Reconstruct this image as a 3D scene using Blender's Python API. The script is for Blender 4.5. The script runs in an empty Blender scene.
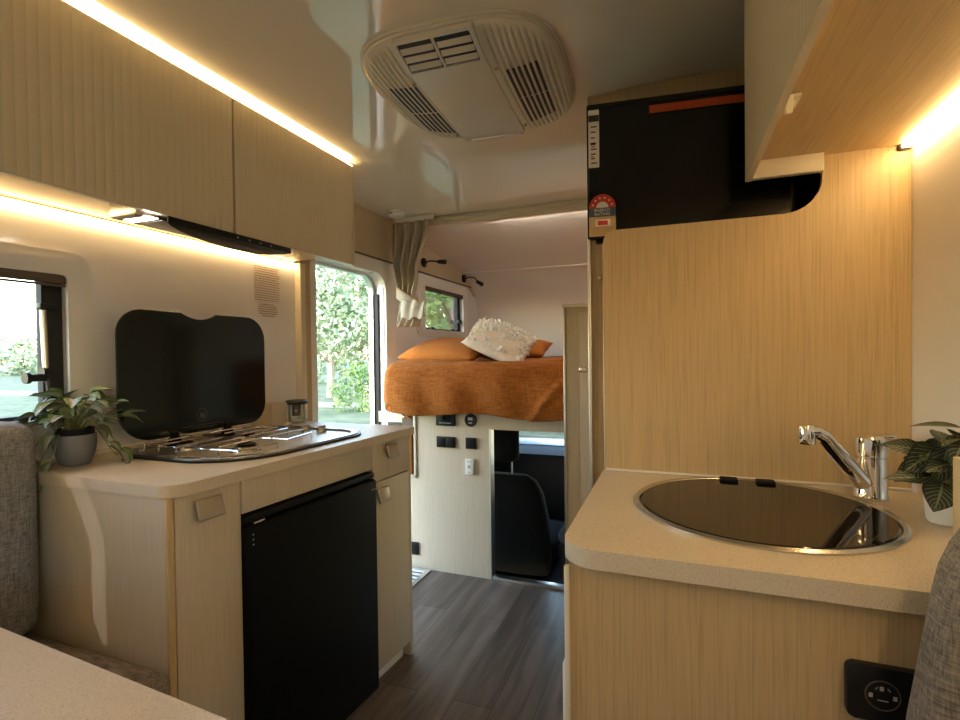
import bpy, bmesh, math, random
from mathutils import Vector, Matrix, Euler, noise
random.seed(7)
PI = math.pi
scn = bpy.context.scene
col = scn.collection
V = Vector

# ------------------------------------------------------------------ helpers
class MB:
    def __init__(s): s.bm = bmesh.new(); s.uv = s.bm.loops.layers.uv.new('UVMap')
    def _faces_bevel(s, verts, bev, seg=2):
        if bev > 0:
            es = list({e for v in verts for e in v.link_edges})
            bmesh.ops.bevel(s.bm, geom=es, offset=bev, segments=seg, affect='EDGES', profile=.5)
    def box(s, x0, x1, y0, y1, z0, z1, bev=0, seg=2, rot=None, pivot=None):
        t = bmesh.new()
        vs = [t.verts.new((x, y, z)) for x in (x0, x1) for y in (y0, y1) for z in (z0, z1)]
        for f in ((0,1,3,2),(4,6,7,5),(0,4,5,1),(2,3,7,6),(0,2,6,4),(1,5,7,3)): t.faces.new([vs[i] for i in f])
        if bev > 0: bmesh.ops.bevel(t, geom=t.edges[:], offset=bev, segments=seg, affect='EDGES', profile=.5)
        if rot is not None:
            pv = V(pivot) if pivot is not None else V(((x0+x1)/2, (y0+y1)/2, (z0+z1)/2))
            M = Matrix.Translation(pv) @ (rot if isinstance(rot, Matrix) else Euler(rot).to_matrix().to_4x4()) @ Matrix.Translation(-pv)
            bmesh.ops.transform(t, matrix=M, verts=t.verts[:])
        s._merge(t); return s
    def _merge(s, t):
        me = bpy.data.meshes.new('tmp'); t.to_mesh(me); t.free(); s.bm.from_mesh(me); bpy.data.meshes.remove(me)
    def prism(s, pts, axis, a, b, bev=0, seg=2):
        # pts 2D polygon; axis normal; coordinates order: x:(y,z) y:(x,z) z:(x,y)
        t = bmesh.new()
        def mk(p, w): return {'x': (w, p[0], p[1]), 'y': (p[0], w, p[1]), 'z': (p[0], p[1], w)}[axis]
        A = [t.verts.new(mk(p, a)) for p in pts]; B = [t.verts.new(mk(p, b)) for p in pts]
        fa = t.faces.new(A); fb = t.faces.new(B[::-1]); n = len(pts)
        for i in range(n): t.faces.new([A[i], B[i], B[(i+1) % n], A[(i+1) % n]])
        if bev > 0:
            es = list(set(fa.edges[:] + fb.edges[:]))
            bmesh.ops.bevel(t, geom=es, offset=bev, segments=seg, affect='EDGES', profile=.5)
        bmesh.ops.recalc_face_normals(t, faces=t.faces[:])
        s._merge(t); return s
    def ring(s, outer, inner, axis, a, b):
        t = bmesh.new()
        def mk(p, w): return {'x': (w, p[0], p[1]), 'y': (p[0], w, p[1]), 'z': (p[0], p[1], w)}[axis]
        n = len(outer)
        L = [[t.verts.new(mk(p, w)) for p in P] for P, w in ((outer, a), (outer, b), (inner, b), (inner, a))]
        for k in range(4):
            for i in range(n):
                t.faces.new([L[k][i], L[(k+1) % 4][i], L[(k+1) % 4][(i+1) % n], L[k][(i+1) % n]])
        bmesh.ops.recalc_face_normals(t, faces=t.faces[:])
        s._merge(t); return s
    def lathe(s, prof, c, n=32, M=None):
        t = bmesh.new(); rows = []
        for r, z in prof:
            if r < 1e-5: rows.append([t.verts.new((0, 0, z))])
            else: rows.append([t.verts.new((r*math.cos(2*PI*i/n), r*math.sin(2*PI*i/n), z)) for i in range(n)])
        for a, b in zip(rows, rows[1:]):
            for i in range(n):
                j = (i+1) % n
                if len(a) == 1 and len(b) > 1: t.faces.new([a[0], b[i], b[j]])
                elif len(b) == 1 and len(a) > 1: t.faces.new([a[i], a[j], b[0]])
                elif len(a) > 1: t.faces.new([a[i], a[j], b[j], b[i]])
        if M is not None: bmesh.ops.transform(t, matrix=M, verts=t.verts[:])
        bmesh.ops.translate(t, vec=V(c), verts=t.verts[:])
        bmesh.ops.recalc_face_normals(t, faces=t.faces[:])
        s._merge(t); return s
    def cyl(s, p0, p1, r, r2=None, n=20):
        p0, p1 = V(p0), V(p1); d = p1-p0; h = d.length
        M = d.to_track_quat('Z', 'Y').to_matrix().to_4x4()
        r2 = r if r2 is None else r2
        return s.lathe([(0, 0), (r, 0), (r2, h), (0, h)], p0, n, M)
    def tube(s, pts, r, n=10, cap=True):
        pts = [V(p) for p in pts]; t = bmesh.new(); rows = []
        R = r if isinstance(r, (list, tuple)) else [r]*len(pts)
        up = V((0, 0, 1)); prev = None
        for i, p in enumerate(pts):
            d = (pts[min(i+1, len(pts)-1)] - pts[max(i-1, 0)]).normalized()
            if prev is None:
                a = d.cross(up)
                if a.length < .1: a = d.cross(V((1, 0, 0)))
            else: a = prev - d*prev.dot(d)
            a.normalize(); prev = a; b = d.cross(a)
            rows.append([t.verts.new(p + (a*math.cos(2*PI*k/n) + b*math.sin(2*PI*k/n))*R[i]) for k in range(n)])
        for A, B in zip(rows, rows[1:]):
            for k in range(n): t.faces.new([A[k], A[(k+1) % n], B[(k+1) % n], B[k]])
        if cap: t.faces.new(rows[0][::-1]); t.faces.new(rows[-1])
        bmesh.ops.recalc_face_normals(t, faces=t.faces[:])
        s._merge(t); return s
    def grid(s, fn, nu, nv, uvs=False):
        t = bmesh.new(); uvl = t.loops.layers.uv.new('UVMap')
        g = [[t.verts.new(fn(i/nu, j/nv)) for j in range(nv+1)] for i in range(nu+1)]
        for i in range(nu):
            for j in range(nv):
                f = t.faces.new([g[i][j], g[i+1][j], g[i+1][j+1], g[i][j+1]])
                for l, (a, b) in zip(f.loops, ((i, j), (i+1, j), (i+1, j+1), (i, j+1))): l[uvl].uv = (a/nu, b/nv)
        s._merge(t); return s
    def build(s, name, m, parent=None, smooth=35, loc=None):
        me = bpy.data.meshes.new(name); s.bm.normal_update(); s.bm.to_mesh(me); s.bm.free()
        o = bpy.data.objects.new(name, me); col.objects.link(o)
        me.materials.append(m)
        if smooth:
            for p in me.polygons: p.use_smooth = True
            me.set_sharp_from_angle(angle=math.radians(smooth))
        if parent is None:
            xs = [v.co for v in me.vertices]
            lo = V((min(v.x for v in xs), min(v.y for v in xs), min(v.z for v in xs)))
            hi = V((max(v.x for v in xs), max(v.y for v in xs), max(v.z for v in xs)))
            c = V(((lo.x+hi.x)/2, (lo.y+hi.y)/2, lo.z)) if loc is None else V(loc)
            me.transform(Matrix.Translation(-c)); o.location = c
        else:
            me.transform(Matrix.Translation(-worldloc(parent))); o.parent = parent
        return o
def worldloc(o):
    p = V(o.location)
    while o.parent: o = o.parent; p += V(o.location)
    return p
def solid(o, th, off=0):
    m = o.modifiers.new('Solidify', 'SOLIDIFY'); m.thickness = th; m.offset = off; return o
def subsurf(o, n=1):
    m = o.modifiers.new('Subsurf', 'SUBSURF'); m.levels = n; m.render_levels = n; return o
def tag(o, label=None, cat=None, group=None, kind=None):
    if label: o['label'] = label
    if cat: o['category'] = cat
    if group: o['group'] = group
    if kind: o['kind'] = kind
    return o
def thing(name, loc, label, cat, group=None):
    o = bpy.data.objects.new(name, None); col.objects.link(o); o.location = loc; o.empty_display_size = .05
    return tag(o, label, cat, group)
def structure(name, loc=None):
    o = bpy.data.objects.new(name, None); col.objects.link(o); o.location = loc or (0, 0, 0); o['kind'] = 'structure'; return o
def rrect(x0, x1, y0, y1, r, n=8):
    rs = r if isinstance(r, (list, tuple)) else [r]*4     # order: x1y1, x0y1, x0y0, x1y0
    pts = []
    for (cx, cy, a0), q in zip(((x1, y1, 0), (x0, y1, 90), (x0, y0, 180), (x1, y0, 270)), rs):
        sx = -1 if cx == x1 else 1; sy = -1 if cy == y1 else 1
        for k in range(n+1):
            a = math.radians(a0 + 90*k/n)
            pts.append((cx + sx*q + q*math.cos(a), cy + sy*q + q*math.sin(a)))
    return pts
def text_mesh(body, size, mat4, m, name, parent, depth=.0003, align='CENTER'):
    cu = bpy.data.curves.new('txt', 'FONT'); cu.body = body; cu.size = size; cu.extrude = depth; cu.align_x = align; cu.align_y = 'CENTER'
    cu.resolution_u = 3
    to = bpy.data.objects.new('txt', cu); col.objects.link(to)
    dg = bpy.context.evaluated_depsgraph_get()
    me = bpy.data.meshes.new_from_object(to.evaluated_get(dg))
    bpy.data.objects.remove(to); bpy.data.curves.remove(cu)
    me.transform(mat4); me.transform(Matrix.Translation(-worldloc(parent)))
    me.materials.clear(); me.materials.append(m); me.name = name
    o = bpy.data.objects.new(name, me); col.objects.link(o); o.parent = parent; return o

# ------------------------------------------------------------------ materials
def mat(name, color, rough=.5, metal=0., spec=.5, emis=None, estr=0, trans=0, coat=0, bump=0, bscale=200, sheen=0, alpha=1):
    m = bpy.data.materials.new(name); m.use_nodes = True; nt = m.node_tree; b = nt.nodes['Principled BSDF']
    b.inputs['Base Color'].default_value = (*color, 1); b.inputs['Roughness'].default_value = rough
    b.inputs['Metallic'].default_value = metal; b.inputs['Specular IOR Level'].default_value = spec
    b.inputs['Transmission Weight'].default_value = trans; b.inputs['Coat Weight'].default_value = coat
    b.inputs['Coat Roughness'].default_value = .06; b.inputs['Sheen Weight'].default_value = sheen
    b.inputs['Alpha'].default_value = alpha
    if emis: b.inputs['Emission Color'].default_value = (*emis, 1); b.inputs['Emission Strength'].default_value = estr
    # every material keeps a faint procedural variation
    tc = nt.nodes.new('ShaderNodeTexCoord'); nz = nt.nodes.new('ShaderNodeTexNoise'); nz.inputs['Scale'].default_value = bscale
    nt.links.new(tc.outputs['Object'], nz.inputs['Vector'])
    if bump:
        bp = nt.nodes.new('ShaderNodeBump'); bp.inputs['Strength'].default_value = bump; bp.inputs['Distance'].default_value = .002
        nt.links.new(nz.outputs['Fac'], bp.inputs['Height']); nt.links.new(bp.outputs['Normal'], b.inputs['Normal'])
    else:
        mr = nt.nodes.new('ShaderNodeMapRange'); mr.inputs['To Min'].default_value = max(rough-.02, 0); mr.inputs['To Max'].default_value = rough+.02
        nt.links.new(nz.outputs['Fac'], mr.inputs['Value']); nt.links.new(mr.outputs['Result'], b.inputs['Roughness'])
    return m
def ramped(name, stops, scale=(1, 1, 1), nscale=5, rough=.5, detail=4, bump=0, coat=0, rotz=0, dist=0, spec=.5, nrough=.55):
    m = mat(name, stops[0][1], rough, coat=coat, spec=spec); nt = m.node_tree; b = nt.nodes['Principled BSDF']
    tc = nt.nodes.new('ShaderNodeTexCoord'); mp = nt.nodes.new('ShaderNodeMapping'); nz = nt.nodes.new('ShaderNodeTexNoise')
    mp.inputs['Scale'].default_value = scale; mp.inputs['Rotation'].default_value = (0, 0, rotz)
    nz.inputs['Scale'].default_value = nscale; nz.inputs['Detail'].default_value = detail; nz.inputs['Distortion'].default_value = dist
    nz.inputs['Roughness'].default_value = nrough
    r = nt.nodes.new('ShaderNodeValToRGB'); cr = r.color_ramp
    cr.elements[0].position = stops[0][0]; cr.elements[0].color = (*stops[0][1], 1)
    cr.elements[1].position = stops[-1][0]; cr.elements[1].color = (*stops[-1][1], 1)
    for p, c in stops[1:-1]: e = cr.elements.new(p); e.color = (*c, 1)
    nt.links.new(tc.outputs['Object'], mp.inputs['Vector']); nt.links.new(mp.outputs['Vector'], nz.inputs['Vector'])
    nt.links.new(nz.outputs['Fac'], r.inputs['Fac']); nt.links.new(r.outputs['Color'], b.inputs['Base Color'])
    if bump:
        bp = nt.nodes.new('ShaderNodeBump'); bp.inputs['Strength'].default_value = bump; bp.inputs['Distance'].default_value = .001
        nt.links.new(nz.outputs['Fac'], bp.inputs['Height']); nt.links.new(bp.outputs['Normal'], b.inputs['Normal'])
    return m
def fabric(name, c0, c1, s=220, bump=.6, rough=.95):
    m = mat(name, c0, rough, spec=.1, sheen=.03); nt = m.node_tree; b = nt.nodes['Principled BSDF']
    tc = nt.nodes.new('ShaderNodeTexCoord')
    outs = []
    for sc in ((s*1.3, s*1.3, s*.12), (s*.12, s*.2, s*1.4)):
        mp = nt.nodes.new('ShaderNodeMapping'); mp.inputs['Scale'].default_value = sc
        nz = nt.nodes.new('ShaderNodeTexNoise'); nz.inputs['Scale'].default_value = 1; nz.inputs['Detail'].default_value = 3
        nt.links.new(tc.outputs['Object'], mp.inputs['Vector']); nt.links.new(mp.outputs['Vector'], nz.inputs['Vector']); outs.append(nz.outputs['Fac'])
    ad = nt.nodes.new('ShaderNodeMath'); ad.operation = 'ADD'; nt.links.new(outs[0], ad.inputs[0]); nt.links.new(outs[1], ad.inputs[1])
    mr = nt.nodes.new('ShaderNodeMapRange'); mr.inputs['From Min'].default_value = .75; mr.inputs['From Max'].default_value = 1.25
    nt.links.new(ad.outputs[0], mr.inputs['Value'])
    mx = nt.nodes.new('ShaderNodeMix'); mx.data_type = 'RGBA'; mx.inputs[6].default_value = (*c0, 1); mx.inputs[7].default_value = (*c1, 1)
    nt.links.new(mr.outputs['Result'], mx.inputs[0]); nt.links.new(mx.outputs[2], b.inputs['Base Color'])
    bp = nt.nodes.new('ShaderNodeBump'); bp.inputs['Strength'].default_value = bump; bp.inputs['Distance'].default_value = .002
    nt.links.new(ad.outputs[0], bp.inputs['Height']); nt.links.new(bp.outputs['Normal'], b.inputs['Normal'])
    return m
def wood(name, c, k=.13, along='z', rough=.42):
    s = {'z': (330, 330, 7), 'y': (330, 7, 330), 'x': (7, 330, 330)}[along]
    dk = tuple(v*(1-k*1.6) for v in c); lt = tuple(min(1, v*(1+k*.7)) for v in c)
    return ramped(name, [(.28, dk), (.5, c), (.72, lt)], scale=s, nscale=1, rough=rough, detail=5, bump=.12)
def leafmat(name, edge, mid, vein, k=9, w=.62):
    m = mat(name, edge, .45); nt = m.node_tree; b = nt.nodes['Principled BSDF']
    uv = nt.nodes.new('ShaderNodeUVMap'); sp = nt.nodes.new('ShaderNodeSeparateXYZ'); nt.links.new(uv.outputs['UV'], sp.inputs[0])
    def mth(op, a, b_=None):
        n = nt.nodes.new('ShaderNodeMath'); n.operation = op
        for i, q in enumerate((a, b_)):
            if q is None: continue
            if isinstance(q, (int, float)): n.inputs[i].default_value = q
            else: nt.links.new(q, n.inputs[i])
        return n.outputs[0]
    d = mth('MULTIPLY', mth('ABSOLUTE', mth('SUBTRACT', sp.outputs['Y'], .5)), 2.)   # 0 mid .. 1 edge
    ph = mth('MULTIPLY', mth('SUBTRACT', sp.outputs['X'], mth('MULTIPLY', d, .35)), k*2*PI)
    st = mth('GREATER_THAN', mth('SINE', ph), .82)
    inside = mth('LESS_THAN', d, w)
    vn = mth('MAXIMUM', mth('MULTIPLY', st, mth('LESS_THAN', d, .85)), mth('LESS_THAN', d, .07))
    m1 = nt.nodes.new('ShaderNodeMix'); m1.data_type = 'RGBA'; m1.inputs[6].default_value = (*edge, 1); m1.inputs[7].default_value = (*mid, 1); nt.links.new(inside, m1.inputs[0])
    m2 = nt.nodes.new('ShaderNodeMix'); m2.data_type = 'RGBA'; m2.inputs[7].default_value = (*vein, 1); nt.links.new(m1.outputs[2], m2.inputs[6]); nt.links.new(vn, m2.inputs[0])
    nt.links.new(m2.outputs[2], b.inputs['Base Color'])
    return m
def glass(name, tint=(1, 1, 1), op=.12, rough=0.0):
    m = bpy.data.materials.new(name); m.use_nodes = True; nt = m.node_tree; nt.nodes.remove(nt.nodes['Principled BSDF'])
    out = nt.nodes['Material Output']; t = nt.nodes.new('ShaderNodeBsdfTransparent'); g = nt.nodes.new('ShaderNodeBsdfGlossy'); mx = nt.nodes.new('ShaderNodeMixShader'); lw = nt.nodes.new('ShaderNodeLayerWeight')
    t.inputs[0].default_value = (*tint, 1); g.inputs['Roughness'].default_value = rough; lw.inputs[0].default_value = .3
    ml = nt.nodes.new('ShaderNodeMath'); ml.operation = 'MULTIPLY_ADD'; ml.inputs[1].default_value = .6; ml.inputs[2].default_value = .03
    nt.links.new(lw.outputs['Fresnel'], ml.inputs[0]); nt.links.new(ml.outputs[0], mx.inputs[0])
    nt.links.new(t.outputs[0], mx.inputs[1]); nt.links.new(g.outputs[0], mx.inputs[2]); nt.links.new(mx.outputs[0], out.inputs[0]); return m

OAK = (.52, .38, .205)
M = {}
M['oak'] = wood('light_oak_laminate', OAK)
M['oak_y'] = wood('light_oak_laminate_lengthwise', OAK, along='y')
M['oak_x'] = wood('light_oak_laminate_crosswise', OAK, along='x')
M['pale'] = wood('pale_oak_laminate', (.55, .48, .375), k=.09)
M['wallpaper'] = ramped('beige_vinyl_lining', [(.3, (.50, .42, .28)), (.7, (.58, .50, .35))], scale=(30, 30, 260), nscale=1, rough=.7)
M['flute'] = mat('cream_fluted_board', (.80, .71, .53), .30, coat=.2)
M['cream'] = mat('cream_board', (.70, .64, .52), .45)
M['counter'] = ramped('speckled_stone_laminate', [(.26, (.30, .23, .16)), (.40, (.58, .50, .39)), (.62, (.63, .55, .43)), (.78, (.76, .69, .56))], nscale=520, rough=.38, detail=2)
M['wall'] = mat('white_gelcoat_wall', (.85, .85, .88), .14, coat=.3)
M['ceil'] = mat('glossy_white_ceiling', (.86, .82, .73), .06, coat=.4, spec=.6)
M['loft'] = mat('satin_white_loft_lining', (.80, .77, .72), .22)
M['white'] = mat('white_plastic', (.80, .80, .78), .35)
M['acwhite'] = mat('off_white_plastic', (.72, .68, .60), .28)
M['dark'] = mat('black_plastic', (.008, .009, .010), .4, spec=.3)
M['black'] = mat('matt_black', (.005, .005, .006), .55, spec=.2)
M['rubber'] = mat('black_rubber', (.01, .01, .01), .7)
M['fridge'] = mat('black_fridge_skin', (.003, .0035, .004), .42, spec=.12, bump=.05, bscale=500)
M['lid'] = mat('dark_tinted_lid_glass', (.005, .009, .010), .12, spec=.3)
M['sinklid'] = mat('bronze_black_glass', (.010, .008, .006), .04, spec=.5)
M['screen'] = mat('tv_screen_glass', (.004, .004, .004), .1, spec=.3)
M['chrome'] = mat('chrome', (.85, .85, .87), .06, metal=1)
M['steel'] = mat('brushed_stainless_steel', (.62, .60, .57), .25, metal=1)
M['alu'] = mat('anodised_aluminium', (.72, .71, .69), .32, metal=1)
M['handle'] = mat('champagne_brushed_handle', (.42, .36, .30), .35, metal=.7)
M['floor'] = None
M['seat'] = fabric('grey_woven_upholstery', (.12, .12, .125), (.32, .32, .33), s=330)
M['seat2'] = fabric('taupe_woven_upholstery', (.11, .095, .08), (.28, .235, .195), s=330)
M['quilt'] = fabric('rust_orange_waffle_quilt', (.28, .085, .014), (.46, .16, .035), s=130, bump=2.)
M['orange'] = fabric('rust_orange_cotton', (.38, .125, .022), (.46, .17, .04), s=300)
M['wool'] = fabric('cream_wool_cover', (.72, .62, .48), (.85, .78, .66), s=200)
M['tuft'] = mat('white_tufted_wool', (.92, .90, .86), .95, bump=1, bscale=150)  # tufted wool, albedo raised to stand in for sun on the cushion
M['curtain'] = fabric('beige_linen_curtain', (.44, .38, .29), (.54, .47, .37), s=260, bump=.3)
M['carseat'] = fabric('charcoal_car_seat_cloth', (.010, .011, .012), (.02, .022, .024), s=300)
M['pot'] = mat('slate_blue_grey_pot', (.17, .175, .20), .45)
M['soil'] = mat('dark_potting_soil', (.012, .010, .008), .95, bump=1, bscale=120)
M['leafa'] = leafmat('variegated_leaf', (.10, .17, .045), (.27, .26, .22), (.45, .42, .36), k=0.01, w=.5)
M['leafb'] = leafmat('white_veined_dark_leaf', (.010, .016, .008), (.012, .02, .010), (.16, .20, .12), k=8, w=.7)
M['stem'] = mat('green_stem', (.22, .24, .10), .6)
M['glass'] = glass('window_glass')
M['jar'] = glass('clear_glass_jar', (.93, .95, .93))
M['redlabel'] = mat('red_label', (.55, .03, .015), .4)
M['orlabel'] = mat('dark_orange_label', (.30, .06, .01), .4)
M['paper'] = mat('white_paper_label', (.75, .72, .66), .5)
M['tan'] = mat('tan_paper_label', (.55, .40, .20), .5)
M['ink'] = mat('printing_ink_black', (.02, .02, .025), .5)
M['bluegrey'] = mat('blue_grey_print', (.06, .09, .13), .5)
M['brownink'] = mat('brown_printing_ink', (.42, .24, .10), .6)
M['goldink'] = mat('dull_gold_print', (.10, .07, .05), .5)
M['silverink'] = mat('silver_print', (.45, .45, .45), .5)
M['led'] = mat('warm_led_diffuser', (.9, .8, .6), .5, emis=(1., .67, .29), estr=30)
M['led2'] = mat('warm_led_diffuser_top', (.9, .8, .6), .5, emis=(1., .66, .28), estr=38)
M['led3'] = mat('soft_warm_led_diffuser', (.9, .8, .7), .5, emis=(1., .85, .67), estr=75)  # glow of the fill strip added behind the beam
M['lamp'] = mat('warm_lamp_diffuser', (.9, .8, .6), .5, emis=(1., .66, .30), estr=30)  # glow of the fill lights added behind the camera
M['ledw'] = mat('white_hood_lamp', (.9, .9, .9), .5, emis=(1., .93, .85), estr=14)

# floor planks
def floor_mat():
    m = mat('grey_brown_vinyl_planks', (.1, .08, .07), .3); nt = m.node_tree; b = nt.nodes['Principled BSDF']
    tc = nt.nodes.new('ShaderNodeTexCoord'); mp = nt.nodes.new('ShaderNodeMapping'); mp.inputs['Rotation'].default_value = (0, 0, PI/2)
    br = nt.nodes.new('ShaderNodeTexBrick'); br.inputs['Scale'].default_value = 1; br.inputs['Brick Width'].default_value = 1.1; br.inputs['Row Height'].default_value = .14
    br.inputs['Mortar Size'].default_value = .0015; br.inputs['Color1'].default_value = (.085, .062, .047, 1); br.inputs['Color2'].default_value = (.15, .115, .09, 1); br.inputs['Mortar'].default_value = (.03, .025, .02, 1)
    br.inputs['Bias'].default_value = 0
    nt.links.new(tc.outputs['Object'], mp.inputs['Vector']); nt.links.new(mp.outputs['Vector'], br.inputs['Vector'])
    mp2 = nt.nodes.new('ShaderNodeMapping'); mp2.inputs['Scale'].default_value = (26, 2.2, 1); nz = nt.nodes.new('ShaderNodeTexNoise'); nz.inputs['Scale'].default_value = 1; nz.inputs['Detail'].default_value = 5; nz.inputs['Distortion'].default_value = .6
    nt.links.new(tc.outputs['Object'], mp2.inputs['Vector']); nt.links.new(mp2.outputs['Vector'], nz.inputs['Vector'])
    mr = nt.nodes.new('ShaderNodeMapRange'); mr.inputs['From Min'].default_value = .3; mr.inputs['From Max'].default_value = .7; mr.inputs['To Min'].default_value = .55; mr.inputs['To Max'].default_value = 1.5; nt.links.new(nz.outputs['Fac'], mr.inputs['Value'])
    vm = nt.nodes.new('ShaderNodeVectorMath'); vm.operation = 'SCALE'; nt.links.new(br.outputs['Color'], vm.inputs[0]); nt.links.new(mr.outputs['Result'], vm.inputs['Scale'])
    nt.links.new(vm.outputs[0], b.inputs['Base Color']); return m
M['floor'] = floor_mat()

# ------------------------------------------------------------------ key dimensions (metres; camera at x=0, y=0)
W = -1.59      # left wall
RW = .443      # right wall
CZ = 1.99      # ceiling
BY = 2.487     # bulkhead under the loft bed
H = 1.187      # eye height

def st(name, mb, m, smooth=35, parent=None):
    o = mb.build(name, m, parent, smooth)
    if parent is None: o['kind'] = 'structure'
    return o

# ------------------------------------------------------------------ shell
st('floor', MB().box(W-.05, RW+.05, -1.6, BY+.06, -.04, 0), M['floor'])
st('ceiling', MB().box(W-.05, RW+.05, -1.6, 2.74, CZ, CZ+.04), M['ceil'])
# left wall with two windows and the entry opening
W1 = (.0, .915, 1.02, 1.42); DR = (1.965, 2.585, .0, 1.65); W2 = (3.08, 3.755, 1.35, 1.652)
b = MB(); x0, x1 = W-.04, W
b.box(x0, x1, -1.6, W1[0], 0, CZ).box(x0, x1, W1[0], W1[1], 0, W1[2]).box(x0, x1, W1[0], W1[1], W1[3], CZ)
b.box(x0, x1, W1[1], DR[0], 0, CZ).box(x0, x1, DR[0], DR[1], DR[3], CZ).box(x0, x1, DR[1], W2[0], 0, CZ)
b.box(x0, x1, W2[0], W2[1], 0, W2[2]).box(x0, x1, W2[0], W2[1], W2[3], CZ).box(x0, x1, W2[1], 4.15, 0, CZ)
st('wall_left', b, M['wall'], 0)
RWIN = (-1.3, -.5, .95, 1.42); b = MB()
b.box(RW, RW+.04, -1.6, RWIN[0], 0, CZ).box(RW, RW+.04, RWIN[0], RWIN[1], 0, RWIN[2]).box(RW, RW+.04, RWIN[0], RWIN[1], RWIN[3], CZ).box(RW, RW+.04, RWIN[1], 4.15, 0, CZ)
st('wall_right', b, M['wall'], 0)
st('wall_back', MB().box(W, RW, -1.64, -1.6, 0, CZ), M['wall'], 0)
# loft roof: sloping ceiling that curves into the front wall
prof = [(2.74, 1.985), (3.10, 1.928), (3.45, 1.876), (3.78, 1.824), (3.92, 1.775), (4.02, 1.72), (4.09, 1.64), (4.13, 1.52), (4.145, 1.35), (4.15, 1.1), (4.15, .8)]
up = [(y+(.03 if i > 3 else .0), z+.03) for i, (y, z) in enumerate(prof)]; up[-1] = (4.19, .8); up[-2] = (4.19, 1.1); up[-3] = (4.185, 1.35)
st('wall_front', MB().prism(prof + up[::-1], 'x', W-.02, RW+.02), M['loft'], 40)
st('trim_1', MB().prism([(3.75, 1.8285), (3.75, 1.823), (3.80, 1.811), (3.80, 1.817)], 'x', W, RW), M['loft'])   # seam strip across the loft roof
st('trim_2', MB().box(-1.43, RW, 2.70, 2.735, 1.935, CZ, .006).box(-1.43, RW, 2.685, 2.70, 1.962, 1.974, .003), M['cream'])   # header beam with curtain rail

# lining strip along the top of the left wall (before and inside the loft)
st('trim_3', MB().box(W, W+.008, 1.965, 2.74, 1.735, CZ), M['wallpaper'])
lp = [(2.74, 1.735), (3.9, 1.735), (4.04, 1.66), (4.06, 1.69)] + [(y, z) for y, z in prof[::-1] if 1.70 < z < 1.99]
st('trim_4', MB().prism(lp, 'x', W, W+.008), M['wallpaper'])
st('trim_5', MB().box(W+.008, W+.014, 1.965, 3.95, 1.728, 1.738, .002), M['goldink'])
# posts where the splashback ends beside the entry
st('trim_6', MB().box(W, W+.035, 1.838, 1.872, .9, 1.60, .003), M['cream'])
st('trim_7', MB().box(W, W+.012, 1.872, 1.965, 0, 1.735, .002), M['oak'])

# window frames ---------------------------------------------------
def window(name, y0, y1, z0, z1, oy0, oy1, oz0, oz1, r=.05, arm=False):
    s = structure(name, (W, (y0+y1)/2, z0))
    MB().ring(rrect(oy0, oy1, oz0, oz1, r+.035), rrect(y0, y1, z0, z1, r), 'x', W-.002, W+.014).build('window_frame', M['white'], s)
    MB().ring(rrect(oy0+.022, oy1-.022, oz0+.022, oz1-.022, r+.03), rrect(y0+.004, y1-.004, z0+.004, z1-.004, r), 'x', W+.012, W+.022).build('blind_cassette', M['white'], s)
    MB().ring(rrect(y0-.02, y1+.02, z0-.02, z1+.02, .02), rrect(y0+.012, y1-.05, z0+.015, z1-.012, .02), 'x', W-.036, W-.012).build('rubber_seal', M['rubber'], s)
    MB().box(W-.03, W-.026, y0-.01, y1+.01, z0-.01, z1+.01).build('pane', M['glass'], s)
    MB().box(W+.004, W+.016, y0, y1, z1-.028, z1-.004, .003).box(W+.006, W+.014, y0, y1, z1-.036, z1-.030, .002).build('blind_rail', M['goldink'], s)
    return s
w1 = window('window_1', *W1, -.07, .978, .962, 1.482, r=.014)
# stay arm and latch of the kitchen window
MB().tube([(W-.012, .868, 1.325), (W-.012, .872, 1.14)], .0075).build('stay_arm', M['alu'], w1)
MB().box(W-.022, W+.002, .855, .90, 1.318, 1.336, .004).tube([(W-.01, .878, 1.15), (W-.01, .880, 1.08), (W-.01, .865, 1.05)], .011).cyl((W-.01, .83, 1.135), (W-.01, .885, 1.135), .010).cyl((W-.01, .822, 1.135), (W-.01, .832, 1.135), .015).cyl((W-.012, .862, 1.15), (W-.012, .882, 1.15), .013).build('latch', M['dark'], w1)
w2 = window('window_2', *W2, 2.99, 3.86, 1.312, 1.725, r=.012)
MB().box(W-.012, W+.012, 3.2, 3.25, 1.352, 1.372, .004).box(W-.012, W+.012, 3.55, 3.60, 1.352, 1.372, .004).box(W-.012, W+.012, 3.69, 3.735, 1.42, 1.45, .004).build('latch', M['dark'], w2)
w3 = structure('window_3', (RW, -.9, .95)); MB().ring(rrect(RWIN[0]-.05, RWIN[1]+.05, RWIN[2]-.05, RWIN[3]+.05, .06), rrect(*RWIN, .04), 'x', RW-.014, RW+.002).build('window_frame', M['cream'], w3)
MB().box(RW+.026, RW+.03, *RWIN).build('pane', M['glass'], w3)
# entry door frame -------------------------------------------------
d = structure('door_1', (W, 2.27, 0))
MB().ring(rrect(1.93, 2.70, -.0, 1.725, [.13, .02, .002, .002]), rrect(1.968, 2.592, .03, 1.652, [.10, .012, .002, .002]), 'x', W-.055, W+.014).build('door_frame', M['white'], d)
MB().ring(rrect(1.960, 2.602, .02, 1.66, [.10, .012, .002, .002]), rrect(1.976, 2.56, .04, 1.636, [.09, .01, .002, .002]), 'x', W-.085, W-.056).build('outer_frame', M['alu'], d)
MB().box(W-.052, W-.028, 2.570, 2.592, .5, 1.54, .002).build('door_seal', M['rubber'], d)
for z in (1.42, .92): MB().box(W-.03, W+.004, 1.966, 1.984, z, z+.12, .003).build('hinge', M['dark'], d)
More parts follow.
